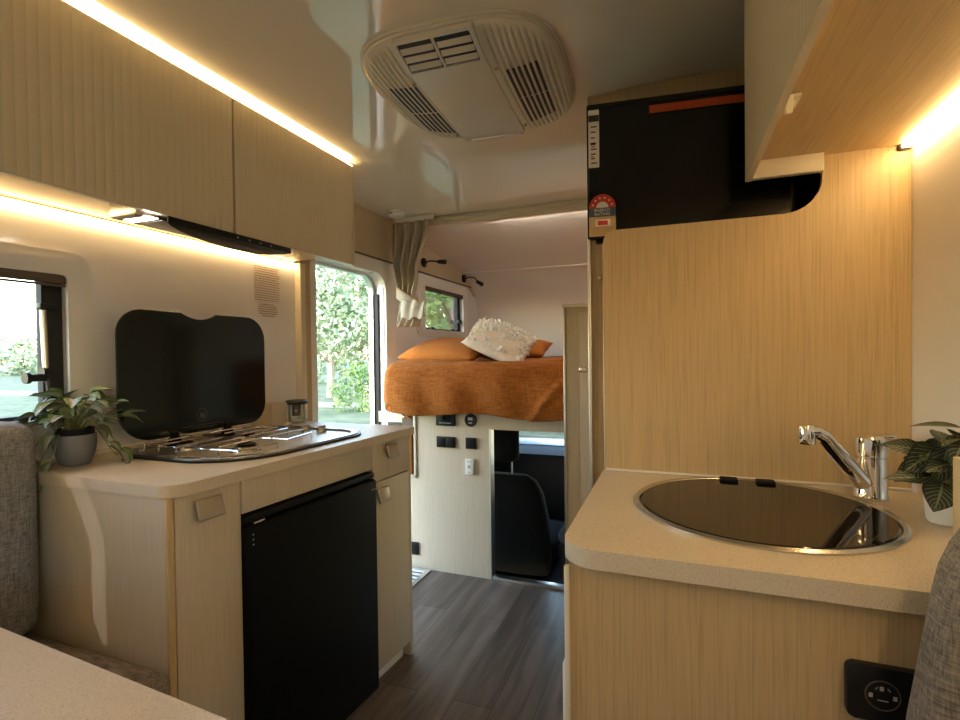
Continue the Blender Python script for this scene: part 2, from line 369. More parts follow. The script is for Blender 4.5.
# smoke alarm
a = thing('smoke_alarm', (-1.41, 2.44, CZ), 'round white smoke alarm on the ceiling in the corner above the curtain', 'smoke alarm')
c0 = (-1.455, 2.52, CZ)
a.location = c0
MB().lathe([(0, -.03), (.038, -.03), (.045, -.024), (.045, -.012), (.05, -.010), (.05, 0), (0, 0)], c0, 32).build('housing', M['white'], a)
MB().box(c0[0]-.02, c0[0]+.0, c0[1]-.047, c0[1]-.044, CZ-.02, CZ-.016).build('vent_slot', M['ink'], a)

# ------------------------------------------------------------------ bulkhead, loft floor, cab
b = MB(); b.box(-1.42, -.904, BY, BY+.05, 0, .875)
# wall left of the storage pocket
st('wall_bulkhead', b, M['pale'], 0)
st('trim_8', MB().box(-.904, RW, BY, BY+.03, .787, .875), M['pale'], 0)
st('trim_9', MB().box(-.904, -.896, BY-.004, BY+.052, 0, .79, .002).box(-.90, -.43, BY+.0, BY+.05, -.002, .012, .003), M['alu'])
st('floor_loft', MB().box(W, RW, BY+.03, 4.15, .80, .86), M['pale'], 0)
# storage pocket let into the bulkhead
p = thing('storage_pocket', (-1.37, BY, .51), 'shallow cream framed pocket in the bulkhead beside the entry', 'pocket')
MB().box(-1.345, -1.330, BY-.012, BY-.001, .505, .873, .003).box(-1.42, -1.330, BY-.012, BY-.001, .505, .52, .003).build('frame', M['cream'], p)
MB().box(-1.418, -1.346, BY-.004, BY-.001, .52, .873).build('back', M['goldink'], p)
t = thing('secateurs', (-1.39, BY-.03, .84), 'pair of small snips with orange handles in the pocket under the bed', 'tool')
MB().tube([(-1.395, BY-.012, .835), (-1.375, BY-.014, .85), (-1.355, BY-.012, .856)], .005, 8).tube([(-1.395, BY-.012, .845), (-1.378, BY-.014, .838), (-1.352, BY-.012, .826)], .005, 8).build('handle', M['orange'], t)
MB().box(-1.415, -1.392, BY-.014, BY-.010, .832, .842, .001).build('blade', M['steel'], t)
t = MB().box(-1.40, -1.352, BY-.022, BY-.012, .523, .78, .004).box(-1.405, -1.35, BY-.024, BY-.010, .72, .735, .002).build('folded_strap', M['orange'])
tag(t, 'orange and black strap hanging in the pocket behind the worktop end', 'strap')

# control panel items on the bulkhead
def wallbox(name, x0, x1, z0, z1, label, cat, dep=.012, m='dark', group=None):
    o = thing(name, ((x0+x1)/2, BY, z0), label, cat, group)
    MB().box(x0, x1, BY-dep, BY-.0005, z0, z1, .004).build('housing', M[m], o); return o
o = wallbox('control_panel', -1.205, -1.093, .798, .874, 'black battery monitor with a display, just under the bed edge', 'control panel', .016)
MB().box(-1.175, -1.12, BY-.018, BY-.016, .825, .866, .001).build('screen', M['screen'], o)
MB().box(-1.185, -1.115, BY-.0175, BY-.016, .812, .815).build('label_strip', M['silverink'], o)
o = thing('round_gauge', (-1.005, BY, .80), 'small round black gauge with a pale display under the bed', 'gauge')
MB().lathe([(0, 0), (.034, 0), (.034, .008), (.028, .013), (.024, .010), (0, .010)], (-1.005, BY-.0005, .833), 28, Matrix.Rotation(PI/2, 4, 'X')).build('bezel', M['dark'], o)
MB().box(-1.018, -.992, BY-.0125, BY-.0105, .833, .848, .001).box(-1.015, -.995, BY-.0125, BY-.0105, .815, .821).build('display', M['silverink'], o)
o = thing('light_switch', (-1.149, BY, .68), 'black double rocker switch plate on the bulkhead, left of the single one', 'switch')
MB().box(-1.205, -1.093, BY-.012, BY-.0005, .680, .740, .004).build('plate', M['dark'], o)
for k in (0, 1): MB().box(-1.198+k*.052, -1.152+k*.052, BY-.016, BY-.011, .686, .734, .003).build('rocker', M['black'], o)
o = thing('light_switch', (-1.004, BY, .68), 'black single rocker switch plate above the white remote control', 'switch')
MB().box(-1.035, -.973, BY-.012, BY-.0005, .680, .740, .004).build('plate', M['dark'], o)
MB().box(-1.027, -.981, BY-.016, BY-.011, .686, .734, .003).build('rocker', M['black'], o)
o = thing('remote_control', (-1.012, BY, .545), 'slim white remote control in a holder on the bulkhead', 'remote control')
MB().box(-1.037, -.987, BY-.018, BY-.0005, .545, .628, .005).build('body', M['white'], o)
MB().cyl((-1.012, BY-.021, .588), (-1.012, BY-.017, .588), .009).box(-1.02, -1.004, BY-.0195, BY-.017, .556, .561).box(-1.025, -1.015, BY-.0195, BY-.017, .612, .618).box(-1.009, -.999, BY-.0195, BY-.017, .612, .618).build('button', M['silverink'], o)
o = wallbox('power_socket', -1.40, -1.325, .075, .145, 'black power socket low on the bulkhead near the entry step', 'socket')
MB().lathe([(0, 0), (.018, 0), (.018, .003), (0, .003)], (-1.355, BY-.012, .11), 20, Matrix.Rotation(PI/2, 4, 'X')).build('outlet', M['black'], o)

# entry step grate
o = thing('entry_step', (-1.42, 2.25, 0), 'aluminium framed step grate in the floor beside the entry door', 'step')
MB().ring(rrect(-1.58, -1.245, 2.0, 2.475, .004, 1), rrect(-1.56, -1.27, 2.03, 2.45, .004, 1), 'z', 0, .008).build('frame', M['alu'], o)
g = MB()
for k in range(11): g.box(-1.56, -1.27, 2.035+k*.04, 2.052+k*.04, .001, .006)
g.build('grate', M['white'], o)

# cab ---------------------------------------------------------------
b = MB()
b.box(-1.55, RW, BY+.05, 4.6, -.25, -.15).box(-1.6, -1.55, BY+.05, 4.6, -.25, .42).box(RW, RW+.04, BY+.05, 4.6, -.25, .42).box(-1.55, RW, 4.45, 4.6, -.25, .40)
st('floor_cab', b, M['black'], 0)
# windscreen sill / dash
o = thing('dashboard', (-.55, 3.9, -.15), 'dark cab dashboard seen through the walk-through opening', 'dashboard')
MB().prism([(3.95, -.14), (3.90, .22), (3.95, .37), (4.1, .41), (4.44, .41), (4.44, -.14)], 'x', -1.54, RW-.01, .02).build('body', M['black'], o)
MB().box(-1.5, RW-.05, 4.12, 4.40, .411, .417, .002).build('top_pad', mat('grey_blue_dash_top', (.16, .20, .26), .35), o)
MB().box(-.78, -.60, 3.88, 3.91, .10, .22, .005).build('screen', M['screen'], o)
o = structure('window_5', (-.55, 4.5, .4))
MB().prism([(4.5, .40), (4.506, .40), (4.206, .80), (4.2, .80)], 'x', -1.54, RW).build('windscreen', M['glass'], o)
MB().box(-1.54, RW, 4.44, 4.5, .38, .41, .01).build('sill', M['dark'], o)
MB().box(-.79, -.69, 4.33, 4.334, .60, .64, rot=(math.radians(37), 0, 0)).build('sticker', M['paper'], o)
def carseat(cx, y, label):
    o = thing('car_seat', (cx, y, -.15), label, 'car seat')
    rows = [(-.12, .235, .07), (.05, .245, .075), (.22, .235, .075), (.36, .21, .07), (.44, .17, .055), (.47, .12, .03)]
    def f(u, v):
        k = u*(len(rows)-1); i = min(int(k), len(rows)-2); q = k-i
        z = rows[i][0]*(1-q)+rows[i+1][0]*q; w = rows[i][1]*(1-q)+rows[i+1][1]*q; t_ = rows[i][2]*(1-q)+rows[i+1][2]*q
        a = 2*PI*v; ca, sa = math.cos(a), math.sin(a)
        return (cx + w*math.copysign(abs(ca)**.55, ca), y - .02 - (z+.1)*.12 + t_*math.copysign(abs(sa)**.7, sa), z)
    bk = MB().grid(f, 20, 40); bmesh.ops.contextual_create(bk.bm, geom=[e for e in bk.bm.edges if e.is_boundary and all(v.co.z > .465 for v in e.verts)])
    bk.build('backrest', M['carseat'], o)
    MB().box(cx-.24, cx+.24, y+.04, y+.52, -.14, .03, .05, 4).build('seat', M['carseat'], o)
    h = MB().box(cx-.17, cx+.075, y-.16, y-.06, .545, .80, .045, 5).build('headrest', M['carseat'], o)
    for s in (-.12, .03): MB().cyl((cx+s, y-.10, .44), (cx+s, y-.10, .56), .006).build('headrest_post', M['chrome'], o)
    return o
carseat(-.925, 2.95, 'charcoal cab seat with a headrest on the left of the opening')
o = thing('centre_console', (-.50, 2.95, -.15), 'low blue-grey padded console beside the cab seat', 'console')
MB().box(-.63, -.30, 2.85, 3.25, -.14, .10, .04, 4).build('body', M['black'], o)
MB().box(-.63, -.30, 2.84, 3.22, .09, .17, .035, 4).build('pad', fabric('blue_grey_pad', (.07, .09, .12), (.12, .15, .19)), o)
MB().ring(rrect(-.60, -.46, -.06, .07, .02), rrect(-.585, -.475, -.045, .055, .015), 'y', 2.843, 2.85).build('pocket_rim', M['dark'], o)

# ------------------------------------------------------------------ loft bed
bed = thing('bed', (-.6, 3.2, .86), 'loft bed with a rust orange quilt hanging over its front', 'bed')
MB().box(-1.50, RW-.01, 2.50, 4.08, .862, 1.05, .03).build('mattress', M['cream'], bed)
def quilt(u, v):
    x = -1.505 + u*(RW-.01+1.505)
    # v: 0 bottom hem -> over the front edge -> back over the mattress
    y0 = 2.415
    hem = .880 - .022*math.sin(u*9.0+.6)**2*(1 if x < -.45 else 0) - .008*math.exp(-((x+.72)/.16)**2)
    if v < .4:
        t_ = v/.4; z = hem + (1.07-hem)*t_; y = y0 + .014*math.sin(u*46+t_*2)*(.4+.6*(1-t_)) + .012*math.sin(u*17+1+t_*4) - .02*math.sin(PI*t_)
    elif v < .55:
        a = (v-.4)/.15*PI/2; y = y0 + .012*math.sin(u*17+5) + .065*(1-math.cos(a)) + 0; z = 1.07 + .065*math.sin(a)
    else:
        t_ = (v-.55)/.45; y = y0 + .065 + t_*1.56; z = 1.135 + .008*math.sin(u*14+t_*9) + .006*math.sin(t_*31+u*5)
    # diagonal fold near the right
    dd = (x+.62) - (z-.90)*.9
    if v < .5: y -= .022*math.exp(-(dd/.022)**2)
    ex = max(0, (-1.44 - x)/.065); 
    if v >= .1: z -= .05*ex*ex; 
    y += .05*ex*ex if v < .6 else 0
    z += .004*noise.noise(V((x*9, y*9, z*9))); y += .008*noise.noise(V((x*7, z*7, 3)))
    return (x, y, z)
q = MB().grid(quilt, 150, 60).build('quilt', M['quilt'], bed, 180); solid(q, .016)

def pillow(name, m, loc, size, rot, label, tufts=False, seed=0):
    o = thing(name, loc, label, 'pillow'); R_ = Euler(rot).to_matrix(); c = V(loc) + V((0, 0, 0))
    w, h, t_ = size
    def f(sgn):
        def g(u, v):
            a, b_ = u*2-1, v*2-1
            e = (1-abs(a)**2.4)*(1-abs(b_)**2.4); th = t_*max(e, 0)**.45
            pin = 1-.10*(abs(b_)**2)*(1-abs(a)**.5)*0 ; k = 1-.06*(1-a*a); k2 = 1-.06*(1-b_*b_)
            p_ = V((a*w*k2, b_*h*k, sgn*th + .007*noise.noise(V((a*3+seed, b_*3, sgn)))*max(e, 0)**.3))
            return c + R_ @ p_
        return g
    b_ = MB(); b_.grid(f(1), 26, 20); b_.grid(f(-1), 26, 20); bmesh.ops.remove_doubles(b_.bm, verts=b_.bm.verts[:], dist=1e-5); bmesh.ops.recalc_face_normals(b_.bm, faces=b_.bm.faces[:])
    b_.build('cover', m, o, 180)
    return o, c, R_
pillow('pillow', M['orange'], (-1.27, 2.80, 1.205), (.245, .20, .062), (math.radians(14), math.radians(2), math.radians(-3)), 'flat rust orange pillow at the left end of the bed')
pillow('pillow', M['orange'], (-.90, 2.98, 1.205), (.20, .18, .055), (math.radians(12), 0, math.radians(4)), 'rust orange pillow lying behind the white tufted cushion', seed=4)
o, c, R_ = pillow('cushion', M['wool'], (-.935, 2.78, 1.245), (.185, .15, .058), (math.radians(32), math.radians(24), math.radians(8)), 'cream cushion covered in shaggy white wool tufts, leaning on the pillows', seed=9)
b = MB()
rnd = random.Random(5)
spots = []
for k in range(420):
    a, b_ = rnd.uniform(-.95, .95), rnd.uniform(-.9, .95)
    if b_ < -.1 and rnd.random() < .93: continue
    spots.append((a, b_))
for a, b_ in spots:
    e = (1-abs(a)**2.4)*(1-abs(b_)**2.4); th = .058*max(e, 0)**.45
    p0 = c + R_ @ V((a*.18, b_*.147, th)); nrm = (R_ @ V((a*.5, b_*.5, 1))).normalized()
    d_ = (nrm + V((rnd.uniform(-.9, .9), rnd.uniform(-.9, .9), rnd.uniform(-.6, .6)))).normalized()
    L_ = rnd.uniform(.012, .028)
    b.tube([p0, p0+nrm*L_*.5, p0+nrm*L_*.5+d_*L_*.6], [.006, .0065, .003], 5)
for a, b_ in ((-.85, -.35), (-.35, -.55), (.15, -.75), (.55, -.35), (.85, -.75), (.9, -.2)):   # tassels along the near side
    th = .05; p0 = c + R_ @ V((a*.18, b_*.147, th*.8))
    for k in range(16):
        d_ = V((rnd.uniform(-1, 1), rnd.uniform(-1.1, .1), rnd.uniform(-1, .6))).normalized()
        b.tube([p0, p0+d_*.014, p0+d_*.026+V((0, 0, -.006))], [.005, .004, .002], 5)
b.build('tufts', M['tuft'], o)

# reading lamps
def led(name, x0, x1, y0, y1, z0, z1, label, m='led'):
    o = thing(name, ((x0+x1)/2, (y0+y1)/2, z0), label, 'light')
    MB().box(x0, x1, y0, y1, z0, z1, .001).build('diffuser', M[m], o)
    return o
def reading_lamp(y, z, dirx, label):
    o = thing('reading_lamp', (W+.008, y, z), label, 'lamp')
    x = W+.008
    MB().cyl((x, y, z), (x+.018, y, z), .026).box(x+.002, x+.02, y-.02, y+.02, z-.03, z+.03, .006).build('wall_mount', M['dark'], o)
    pts = [(x+.018, y, z), (x+.06, y-.005, z+.008), (x+.11, y-.02, z-.002), (x+.14, y-.03, z-.008+dirx)]
    MB().tube(pts, .005, 8).build('gooseneck', M['dark'], o)
    e = V(pts[-1]); d_ = V((.8, -.25, -.12 + dirx*12)).normalized()
    MB().cyl(e-d_*.01, e+d_*.05, .013, .016).build('lamp_head', M['dark'], o)
    return o
reading_lamp(3.08, 1.800, 0, 'black gooseneck reading lamp nearest the curtain')
reading_lamp(3.78, 1.785, -.03, 'black gooseneck reading lamp bent downward at the far corner of the loft')

# curtain ------------------------------------------------------------
cu = thing('curtain', (-1.38, 2.62, 1.36), 'beige pleated curtain tied back beside the entry door', 'curtain')
rows = [(1.955, -1.435, .115, .014), (1.90, -1.430, .11, .016), (1.80, -1.445, .10, .018), (1.70, -1.460, .085, .02), (1.60, -1.45, .065, .022), (1.53, -1.46, .052, .018), (1.50, -1.46, .05, .014), (1.45, -1.45, .06, .02), (1.38, -1.445, .075, .024), (1.345, -1.46, .07, .022)]
def cur(u, v):
    k = u*(len(rows)-1); i = min(int(k), len(rows)-2); q = k-i
    z, cx, hw, am = [rows[i][j]*(1-q)+rows[i+1][j]*q for j in range(4)]
    ph = v*2*PI*7
    return (cx + hw*(2*v-1) + .010*math.sin(ph*.5+z*9), 2.63 + am*math.sin(ph + .5*math.sin(z*7)) + .004*math.sin(z*30+v*9), z)
o = MB().grid(cur, 60, 112).build('drape', M['curtain'], cu, 180); solid(o, .003)
def tie(u, v):
    a = u*2*PI; x = -1.455 + .066*math.cos(a); y = 2.63 + .042*math.sin(a)
    return (x, y, 1.475 + .07*v - .04*math.cos(a) - .03*math.sin(a*1)*0)
o = MB().grid(tie, 40, 4).build('tie_back', M['curtain'], cu, 180); solid(o, .004)
def flap(u, v):
    x = -1.47 + .155*u; z = 1.50 - .115*v*(1-.25*u) - .02*u + .008*math.sin(u*14); return (x, 2.583 - .012*math.sin(v*3) + .006*math.sin(u*16+v*3), z)
o = MB().grid(flap, 24, 14).build('tail', M['curtain'], cu, 180); solid(o, .004)
MB().box(-1.53, -1.28, 2.625, 2.637, 1.958, 1.985, .003).build('track', M['white'], cu)

o = led('led_strip', -1.0, .2, 2.742, 2.750, 1.950, 1.958, 'LED strip behind the header beam lighting the loft', 'led3')  # added out of sight to brighten the loft roof and bed
MB().box(-1.0, .2, 2.7355, 2.742, 1.946, 1.962).build('channel', M['alu'], o)
# tall slim cupboard at the right of the walk-through
o = thing('tall_cupboard', (-.2, 2.29, 0), 'tall pale cupboard end standing at the right of the cab opening', 'cupboard')
MB().box(-.433, .43, 2.14, 2.37, 0, 1.372).build('body', M['pale'], o, 0)
MB().box(-.440, .43, 2.125, 2.375, 1.372, 1.388, .004).build('top', M['cream'], o)
MB().box(-.438, -.428, 2.132, 2.145, .0, 1.372, .002).build('edge_trim', M['alu'], o)
MB().box(-.372, -.335, 2.122, 2.14, 1.10, 1.122, .003).build('latch', M['steel'], o)
MB().box(-.37, .43, 2.134, 2.1405, .06, 1.35, .001).build('door', M['pale'], o)

# ------------------------------------------------------------------ left kitchen: base cabinet
XF = -.975
def slant(o):            # the kitchen front runs slightly out of square
    w = worldloc(o.parent) if o.parent else V(o.location)
    for v in o.data.vertices:
        p_ = v.co + w; k = max(0, min(1.15, (p_.x-W)/(XF-W))); v.co.x -= (1.767-p_.y)*.075*k
def slant_all(o):
    for c_ in o.children: slant(c_); slant_all(c_)
kc = thing('kitchen_cabinet', (-1.28, 1.27, 0), 'pale oak kitchen base cabinet under the cooktop with a fridge bay', 'cabinet')
b = MB(); b.box(W+.002, XF-.008, .797, .812, 0, .8705)      # near end panel
b.box(W+.002, XF, 1.752, 1.768, .0, .8705).box(W+.002, XF-.02, .968, .984, .09, .8705).box(W+.002, XF-.02, 1.528, 1.542, .09, .8705).box(W+.002, XF-.02, .812, 1.752, .83, .8705).box(W+.002, W+.012, .812, 1.752, 0, .83)
b.build('body', M['pale'], kc, 0)
MB().box(XF-.012, XF, .795, .811, .0, .8705, .003).build('corner_post', M['oak'], kc)
dl = MB().box(XF-.016, XF, .813, .985, .09, .869, .0015).build('door', M['pale'], kc)
MB().box(XF-.016, XF, .988, 1.523, .782, .869, .0015).build('fascia', M['pale'], kc)
dw = MB().box(XF-.016, XF, 1.527, 1.752, .733, .869, .0015).build('drawer', M['pale'], kc)
dr2 = MB().box(XF-.016, XF, 1.527, 1.752, .055, .729, .0015).build('door', M['pale'], kc)
MB().box(XF-.04, XF-.028, .815, .985, .0, .09).build('kickboard', M['white'], kc)
MB().box(XF-.04, XF-.028, 1.54, 1.74, .0, .06).build('kickboard', M['white'], kc)
def pull(par, y0, y1, z0, z1):
    cy, cz = (y0+y1)/2, (z0+z1)/2
    MB().box(XF+.014, XF+.022, y0, y1, z0, z1, .003, 3, rot=(0, math.radians(-14), 0)).box(XF, XF+.018, cy-.012, cy+.012, cz-.004, cz+.012, .002).build('handle', M['handle'], par)
    par.children[-1]['label'] = 'champagne metal tab handle'
pull(dl, .853, .922, .805, .855); pull(dw, 1.592, 1.657, .808, .858); pull(dr2, 1.536, 1.60, .657, .710)
slant_all(kc)

# worktop
tp = rrect(W+.001, -.958, .793, 1.785, [.02, .003, .003, .055], 10)
tp = [(x-(1.76-y)*.078*max(0, (x-W)/.63), y) for x, y in tp]
o = MB().prism(tp, 'z', .872, .900, .003).build('worktop', M['counter']); tag(o, 'speckled beige worktop carrying the gas cooktop and the trailing plant', 'worktop')
# splashback cove
o = MB().box(W+.0005, W+.012, .79, 1.80, .9008, .915, .003).build('splashback_upstand', M['cream']); tag(o, 'thin cream upstand strip along the wall behind the cooktop', 'trim')
o = MB().box(W+.002, -1.505, 1.60, 1.685, .9008, .992, .003).build('boxed_cover', M['pale']); tag(o, 'small boxed wooden cover standing behind the cooktop beside the jar', 'cover')

# bar fridge
fr = thing('bar_fridge', (-1.25, 1.25, 0), 'black compact fridge built in under the cooktop', 'fridge')
MB().box(-1.50, -.995, .989, 1.521, .03, .775, .006).build('body', M['fridge'], fr)
MB().box(-.992, -.953, .988, 1.523, .015, .752, .010, 3).build('door', M['fridge'], fr)
MB().box(-.992, -.962, .989, 1.521, .756, .776, .006).build('control_strip', M['black'], fr)
MB().box(-.9528, -.9522, 1.490, 1.513, .718, .721).build('badge', M['silverink'], fr)
for k in range(3): MB().cyl((-.9532, 1.003, .728-k*.013), (-.9522, 1.003, .728-k*.013), .0022, n=8).build('indicator', M['silverink'], fr)
MB().box(-.975, -.958, 1.01, 1.045, .752, .757).build('hinge', M['steel'], fr)
for y in (1.03, 1.48): MB().cyl((-1.05, y, .0), (-1.05, y, .031), .018).build('foot', M['dark'], fr)
MB().box(-.985, -.975, .99, 1.52, .002, .014, .002).build('base_trim', M['steel'], fr)
slant_all(fr)

# cooktop -------------------------------------------------------------
hob = thing('gas_cooktop', (-1.3, 1.28, .9), 'stainless gas cooktop with wire trivets let into the left worktop', 'cooktop')
def hobline(o_):
    return [(x-(1.50-y)*.06*max(0, (x+1.54)/.5), y) for x, y in rrect(-1.545+o_, -1.032-o_, .985+o_, 1.605-o_, [.13-o_*.5, .10-o_*.5, .12-o_*.5, .20-o_*.5], 14)]
MB().ring(hobline(0), hobline(.016), 'z', .9005, .907).build('rim', M['dark'], hob)
MB().ring(hobline(.010), hobline(.028), 'z', .9052, .911).build('steel_edge', M['steel'], hob)
MB().prism(hobline(.026), 'z', .9008, .9035).build('tray', mat('satin_steel_tray', (.55, .50, .43), .42, metal=1), hob)
def burner(x, y, r):
    o_ = MB().lathe([(0, .0), (r*1.3, 0), (r*1.25, .006), (r, .008), (r, .014), (r*.7, .016), (0, .016)], (x, y, .9036), 28).build('burner', M['steel'], hob)
    MB().lathe([(0, 0), (r*.75, 0), (r*.78, .004), (r*.6, .006), (0, .006)], (x, y, .9198), 28).build('cap', M['black'], o_)
for x, y, r in ((-1.40, 1.13, .026), (-1.20, 1.17, .034), (-1.36, 1.33, .030)): burner(x, y, r)
t_ = MB()
zt = .930
def wire(*p_): t_.tube([V(q) for q in p_], .0029, 8)
for x in (-1.46, -1.40, -1.33, -1.27, -1.20):       # long wires
    ya, yb_ = (1.04, 1.44) if x < -1.3 else (1.07, 1.42)
    wire((x, ya, .908), (x, ya, zt), (x, ya+.16, zt)); wire((x, yb_-.17, zt), (x, yb_, zt), (x, yb_, .908))
for ya in (1.05, 1.25, 1.42): wire((-1.47, ya, zt-.006), (-1.13 if ya < 1.4 else -1.19, ya+.02, zt-.006))
wire((-1.13, 1.07, zt-.006), (-1.11, 1.20, zt-.006), (-1.11, 1.20, .908)); wire((-1.13, 1.27, zt-.006), (-1.15, 1.40, zt-.006), (-1.15, 1.40, .908))
t_.build('trivet', M['chrome'], hob)
for x, y in ((-1.215, 1.535), (-1.295, 1.545), (-1.38, 1.545)):
    o_ = MB().cyl((x, y, .9036), (x, y, .920), .018).build('knob', M['steel'], hob); MB().box(x-.004, x+.004, y-.020, y+.020, .920, .927, .001).build('pointer', M['cream'], o_)
for y in (1.16, 1.365):
    MB().box(-1.505, -1.470, y-.018, y+.018, .904, .918, .004).cyl((-1.488, y-.016, .922), (-1.488, y+.016, .922), .011).box(-1.497, -1.479, y-.011, y+.011, .918, .950, .004).build('lid_hinge', M['black'], hob)
# raised lid
lp = []
a0, a1, z0, z1 = .985, 1.545, .935, 1.330
cor = rrect(a0, a1, z0, z1, [.085, .075, .10, .075], 10)
out = []
for i, p_ in enumerate(cor):
    out.append(p_)
    if i == 10:       # after the top right corner insert the finger notch going left
        for k in range(13):
            u = k/12; y = 1.325 - u*.135; out.append((y, z1 - .020*math.sin(PI*u)**.8 if 0 < u < 1 else z1))
lid = MB().prism(out, 'x', -1.492, -1.486, .001).build('glass_lid', M['lid'], hob, 30)
lid['label'] = 'raised dark tinted glass lid leaning by the wall'
yy, zz = 1.262, .99
MB().ring([(yy+.021*math.cos(a_*PI/16), zz+.021*math.sin(a_*PI/16)) for a_ in range(32)], [(yy+.0195*math.cos(a_*PI/16), zz+.0195*math.sin(a_*PI/16)) for a_ in range(32)], 'x', -1.4858, -1.4853).prism([(yy-.012, zz-.004), (yy-.004, zz+.012), (yy+.003, zz+.004), (yy+.013, zz+.010), (yy+.010, zz-.008), (yy-.002, zz-.013)], 'x', -1.4858, -1.4853).box(-1.4858, -1.4853, 1.19, 1.345, .956, .9575).box(-1.4858, -1.4853, 1.215, 1.32, .949, .9505).build('printed_emblem', M['goldink'], lid, 0)

# jar -----------------------------------------------------------------
j = thing('glass_jar', (-1.50, 1.735, .9), 'short glass jar with a wide black lid at the far end of the worktop', 'jar')
c = (-1.50, 1.735, .9005)
MB().lathe([(0, 0), (.036, 0), (.038, .004), (.038, .076), (.036, .08), (.034, .078), (.034, .005), (0, .004)], c, 32).build('jar_body', M['jar'], j)
MB().lathe([(0, .08), (.044, .08), (.047, .083), (.047, .090), (.040, .096), (0, .096)], c, 32).build('lid', M['dark'], j)
MB().lathe([(0, .03), (.018, .03), (.018, .078), (0, .078)], c, 20).build('insert', M['goldink'], j)

# leaves --------------------------------------------------------------
def leaf(b_, p0, dirv, upv, L, Wd, curl=.35, fold=.25):
    d_ = V(dirv).normalized(); s_ = d_.cross(V(upv)).normalized(); n_ = s_.cross(d_).normalized()
    def f(u, v):
        w = Wd*(math.sin(PI*min(1, u**.72))**.85)*(1-.15*u) if 0 < u < 1 else 0
        q = (v-.5)*2
        return V(p0) + d_*(L*(u - .12*curl*u*u)) + s_*(w*.5*q) + n_*(-curl*L*u*u + abs(q)*w*fold)
    b_.grid(f, 10, 6)
# left pot plant
pc = V((-1.508, .885, .9))
pl = thing('potted_plant', tuple(pc), 'trailing variegated plant in a small slate grey pot on the left worktop', 'potted plant')
PS = .97
MB().lathe([(0, .001), (.030*PS, .001), (.036*PS, .006), (.045*PS, .03), (.049*PS, .055), (.049*PS, .082), (.046*PS, .082), (.045*PS, .03), (0, .02)], pc, 40).build('pot', M['pot'], pl)
MB().lathe([(0, .04), (.044*PS, .04), (.0455*PS, .098), (.043*PS, .098), (.042*PS, .06), (0, .06)], pc, 40).build('liner', M['black'], pl)
MB().lathe([(0, .084), (.030, .084), (.042, .080), (.042, .07), (0, .07)], pc, 24).build('soil', M['soil'], pl)
rnd = random.Random(21); fol = MB(); stm = MB(); top = pc + V((0, 0, .085))
for k in range(58):
    a_ = rnd.uniform(0, 2*PI); el = rnd.uniform(.2, 1.45); rr = rnd.uniform(.045, .112)
    tip = top + V((math.cos(a_)*math.cos(el)*rr*1.2, math.sin(a_)*math.cos(el)*rr*1.0, math.sin(el)*rr*.95 + .012))
    if tip.x < W+.02: tip.x = W+.02
    stm.tube([top, (top+tip)/2+V((0, 0, .012)), tip], [.0018, .0015, .001], 5)
    dv = V((math.cos(a_), math.sin(a_), rnd.uniform(-.35, .6)))
    if tip.x + dv.x*.05 < W+.005: dv.x = abs(dv.x)*.2
    leaf(fol, tip, dv, (rnd.uniform(-.3, .3), rnd.uniform(-.3, .3), 1), rnd.uniform(.042, .060), rnd.uniform(.032, .044), rnd.uniform(.1, .4))
# trailing stems with leaves
for (dx, dy), n_, drop in (((.085, .06), 3, .075), ((.11, .045), 3, .05), ((-.01, -.10), 3, .11), ((.02, -.085), 3, .12), ((.10, .09), 2, .09), ((.0, -.12), 2, .04)):
    pts = []
    for k in range(9):
        t = k/8; pts.append(top + V((dx*t, dy*t, .035*math.sin(PI*min(1, t*1.3)) - drop*t*t)))
    stm.tube(pts, .0012, 5)
    for k in range(n_):
        p_ = pts[8-k*2]; leaf(fol, p_, (dx*8+rnd.uniform(-.4, .4), dy*8+rnd.uniform(-.4, .4), -.55), (0, 0, 1) if k else (dx*5, dy*5, .7), rnd.uniform(.045, .06), rnd.uniform(.03, .036), .35)
fol.build('foliage', M['leafa'], pl, 180); stm.build('stems', M['stem'], pl, 180)
# right pot plant
pc = V((.412, 1.04, .9))
pl = thing('potted_plant', tuple(pc), 'dark white-veined plant in a little white pot by the tap', 'potted plant')
MB().lathe([(0, .001), (.022, .001), (.025, .005), (.029, .052), (.027, .052), (.024, .01), (0, .01)], pc, 36).build('pot', M['white'], pl)
MB().lathe([(0, .046), (.026, .044), (.026, .038), (0, .038)], pc, 24).build('soil', M['soil'], pl)
rnd = random.Random(3); fol = MB(); stm = MB(); top = pc + V((0, 0, .045))
def L_(tip, dv, up, L, Wd, curl=.3, fold=.15):
    tip = V(tip) + V((-.008, 0, .016)); stm.tube([top, (top+tip)/2+V((0, 0, .01)), tip], [.002, .0016, .0012], 5); leaf(fol, tip, dv, up, L, Wd, curl, fold)
# leaves placed about the pot: cluster facing the viewer
L_((.378, 1.015, 1.005), (-.9, -.15, .25), (.1, -.9, .5), .052, .030)
L_((.372, 1.00, .985), (-.75, -.4, -.45), (0, -.9, .5), .046, .034)
L_((.392, .995, 1.015), (-.65, -.3, -.55), (.2, -1, .4), .062, .050)
L_((.402, .99, 1.018), (-.2, -.3, -.75), (.2, -1, .4), .062, .050)
L_((.398, .99, .968), (-.95, -.1, .0), (0, -.6, .8), .080, .036, .1)
L_((.395, .985, .962), (-.3, -.4, -.75), (-.1, -1, .3), .048, .052)
L_((.41, .99, .99), (-.5, -.5, .1), (0, -.6, .8), .060, .045)
L_((.425, 1.00, 1.045), (-.9, -.1, .18), (0, -.3, .9), .070, .020, .2)
L_((.42, .985, 1.03), (-.3, -.5, -.3), (0, -.9, .5), .055, .045)
L_((.42, .98, .985), (-.2, -.5, -.5), (0, -.9, .5), .055, .045)
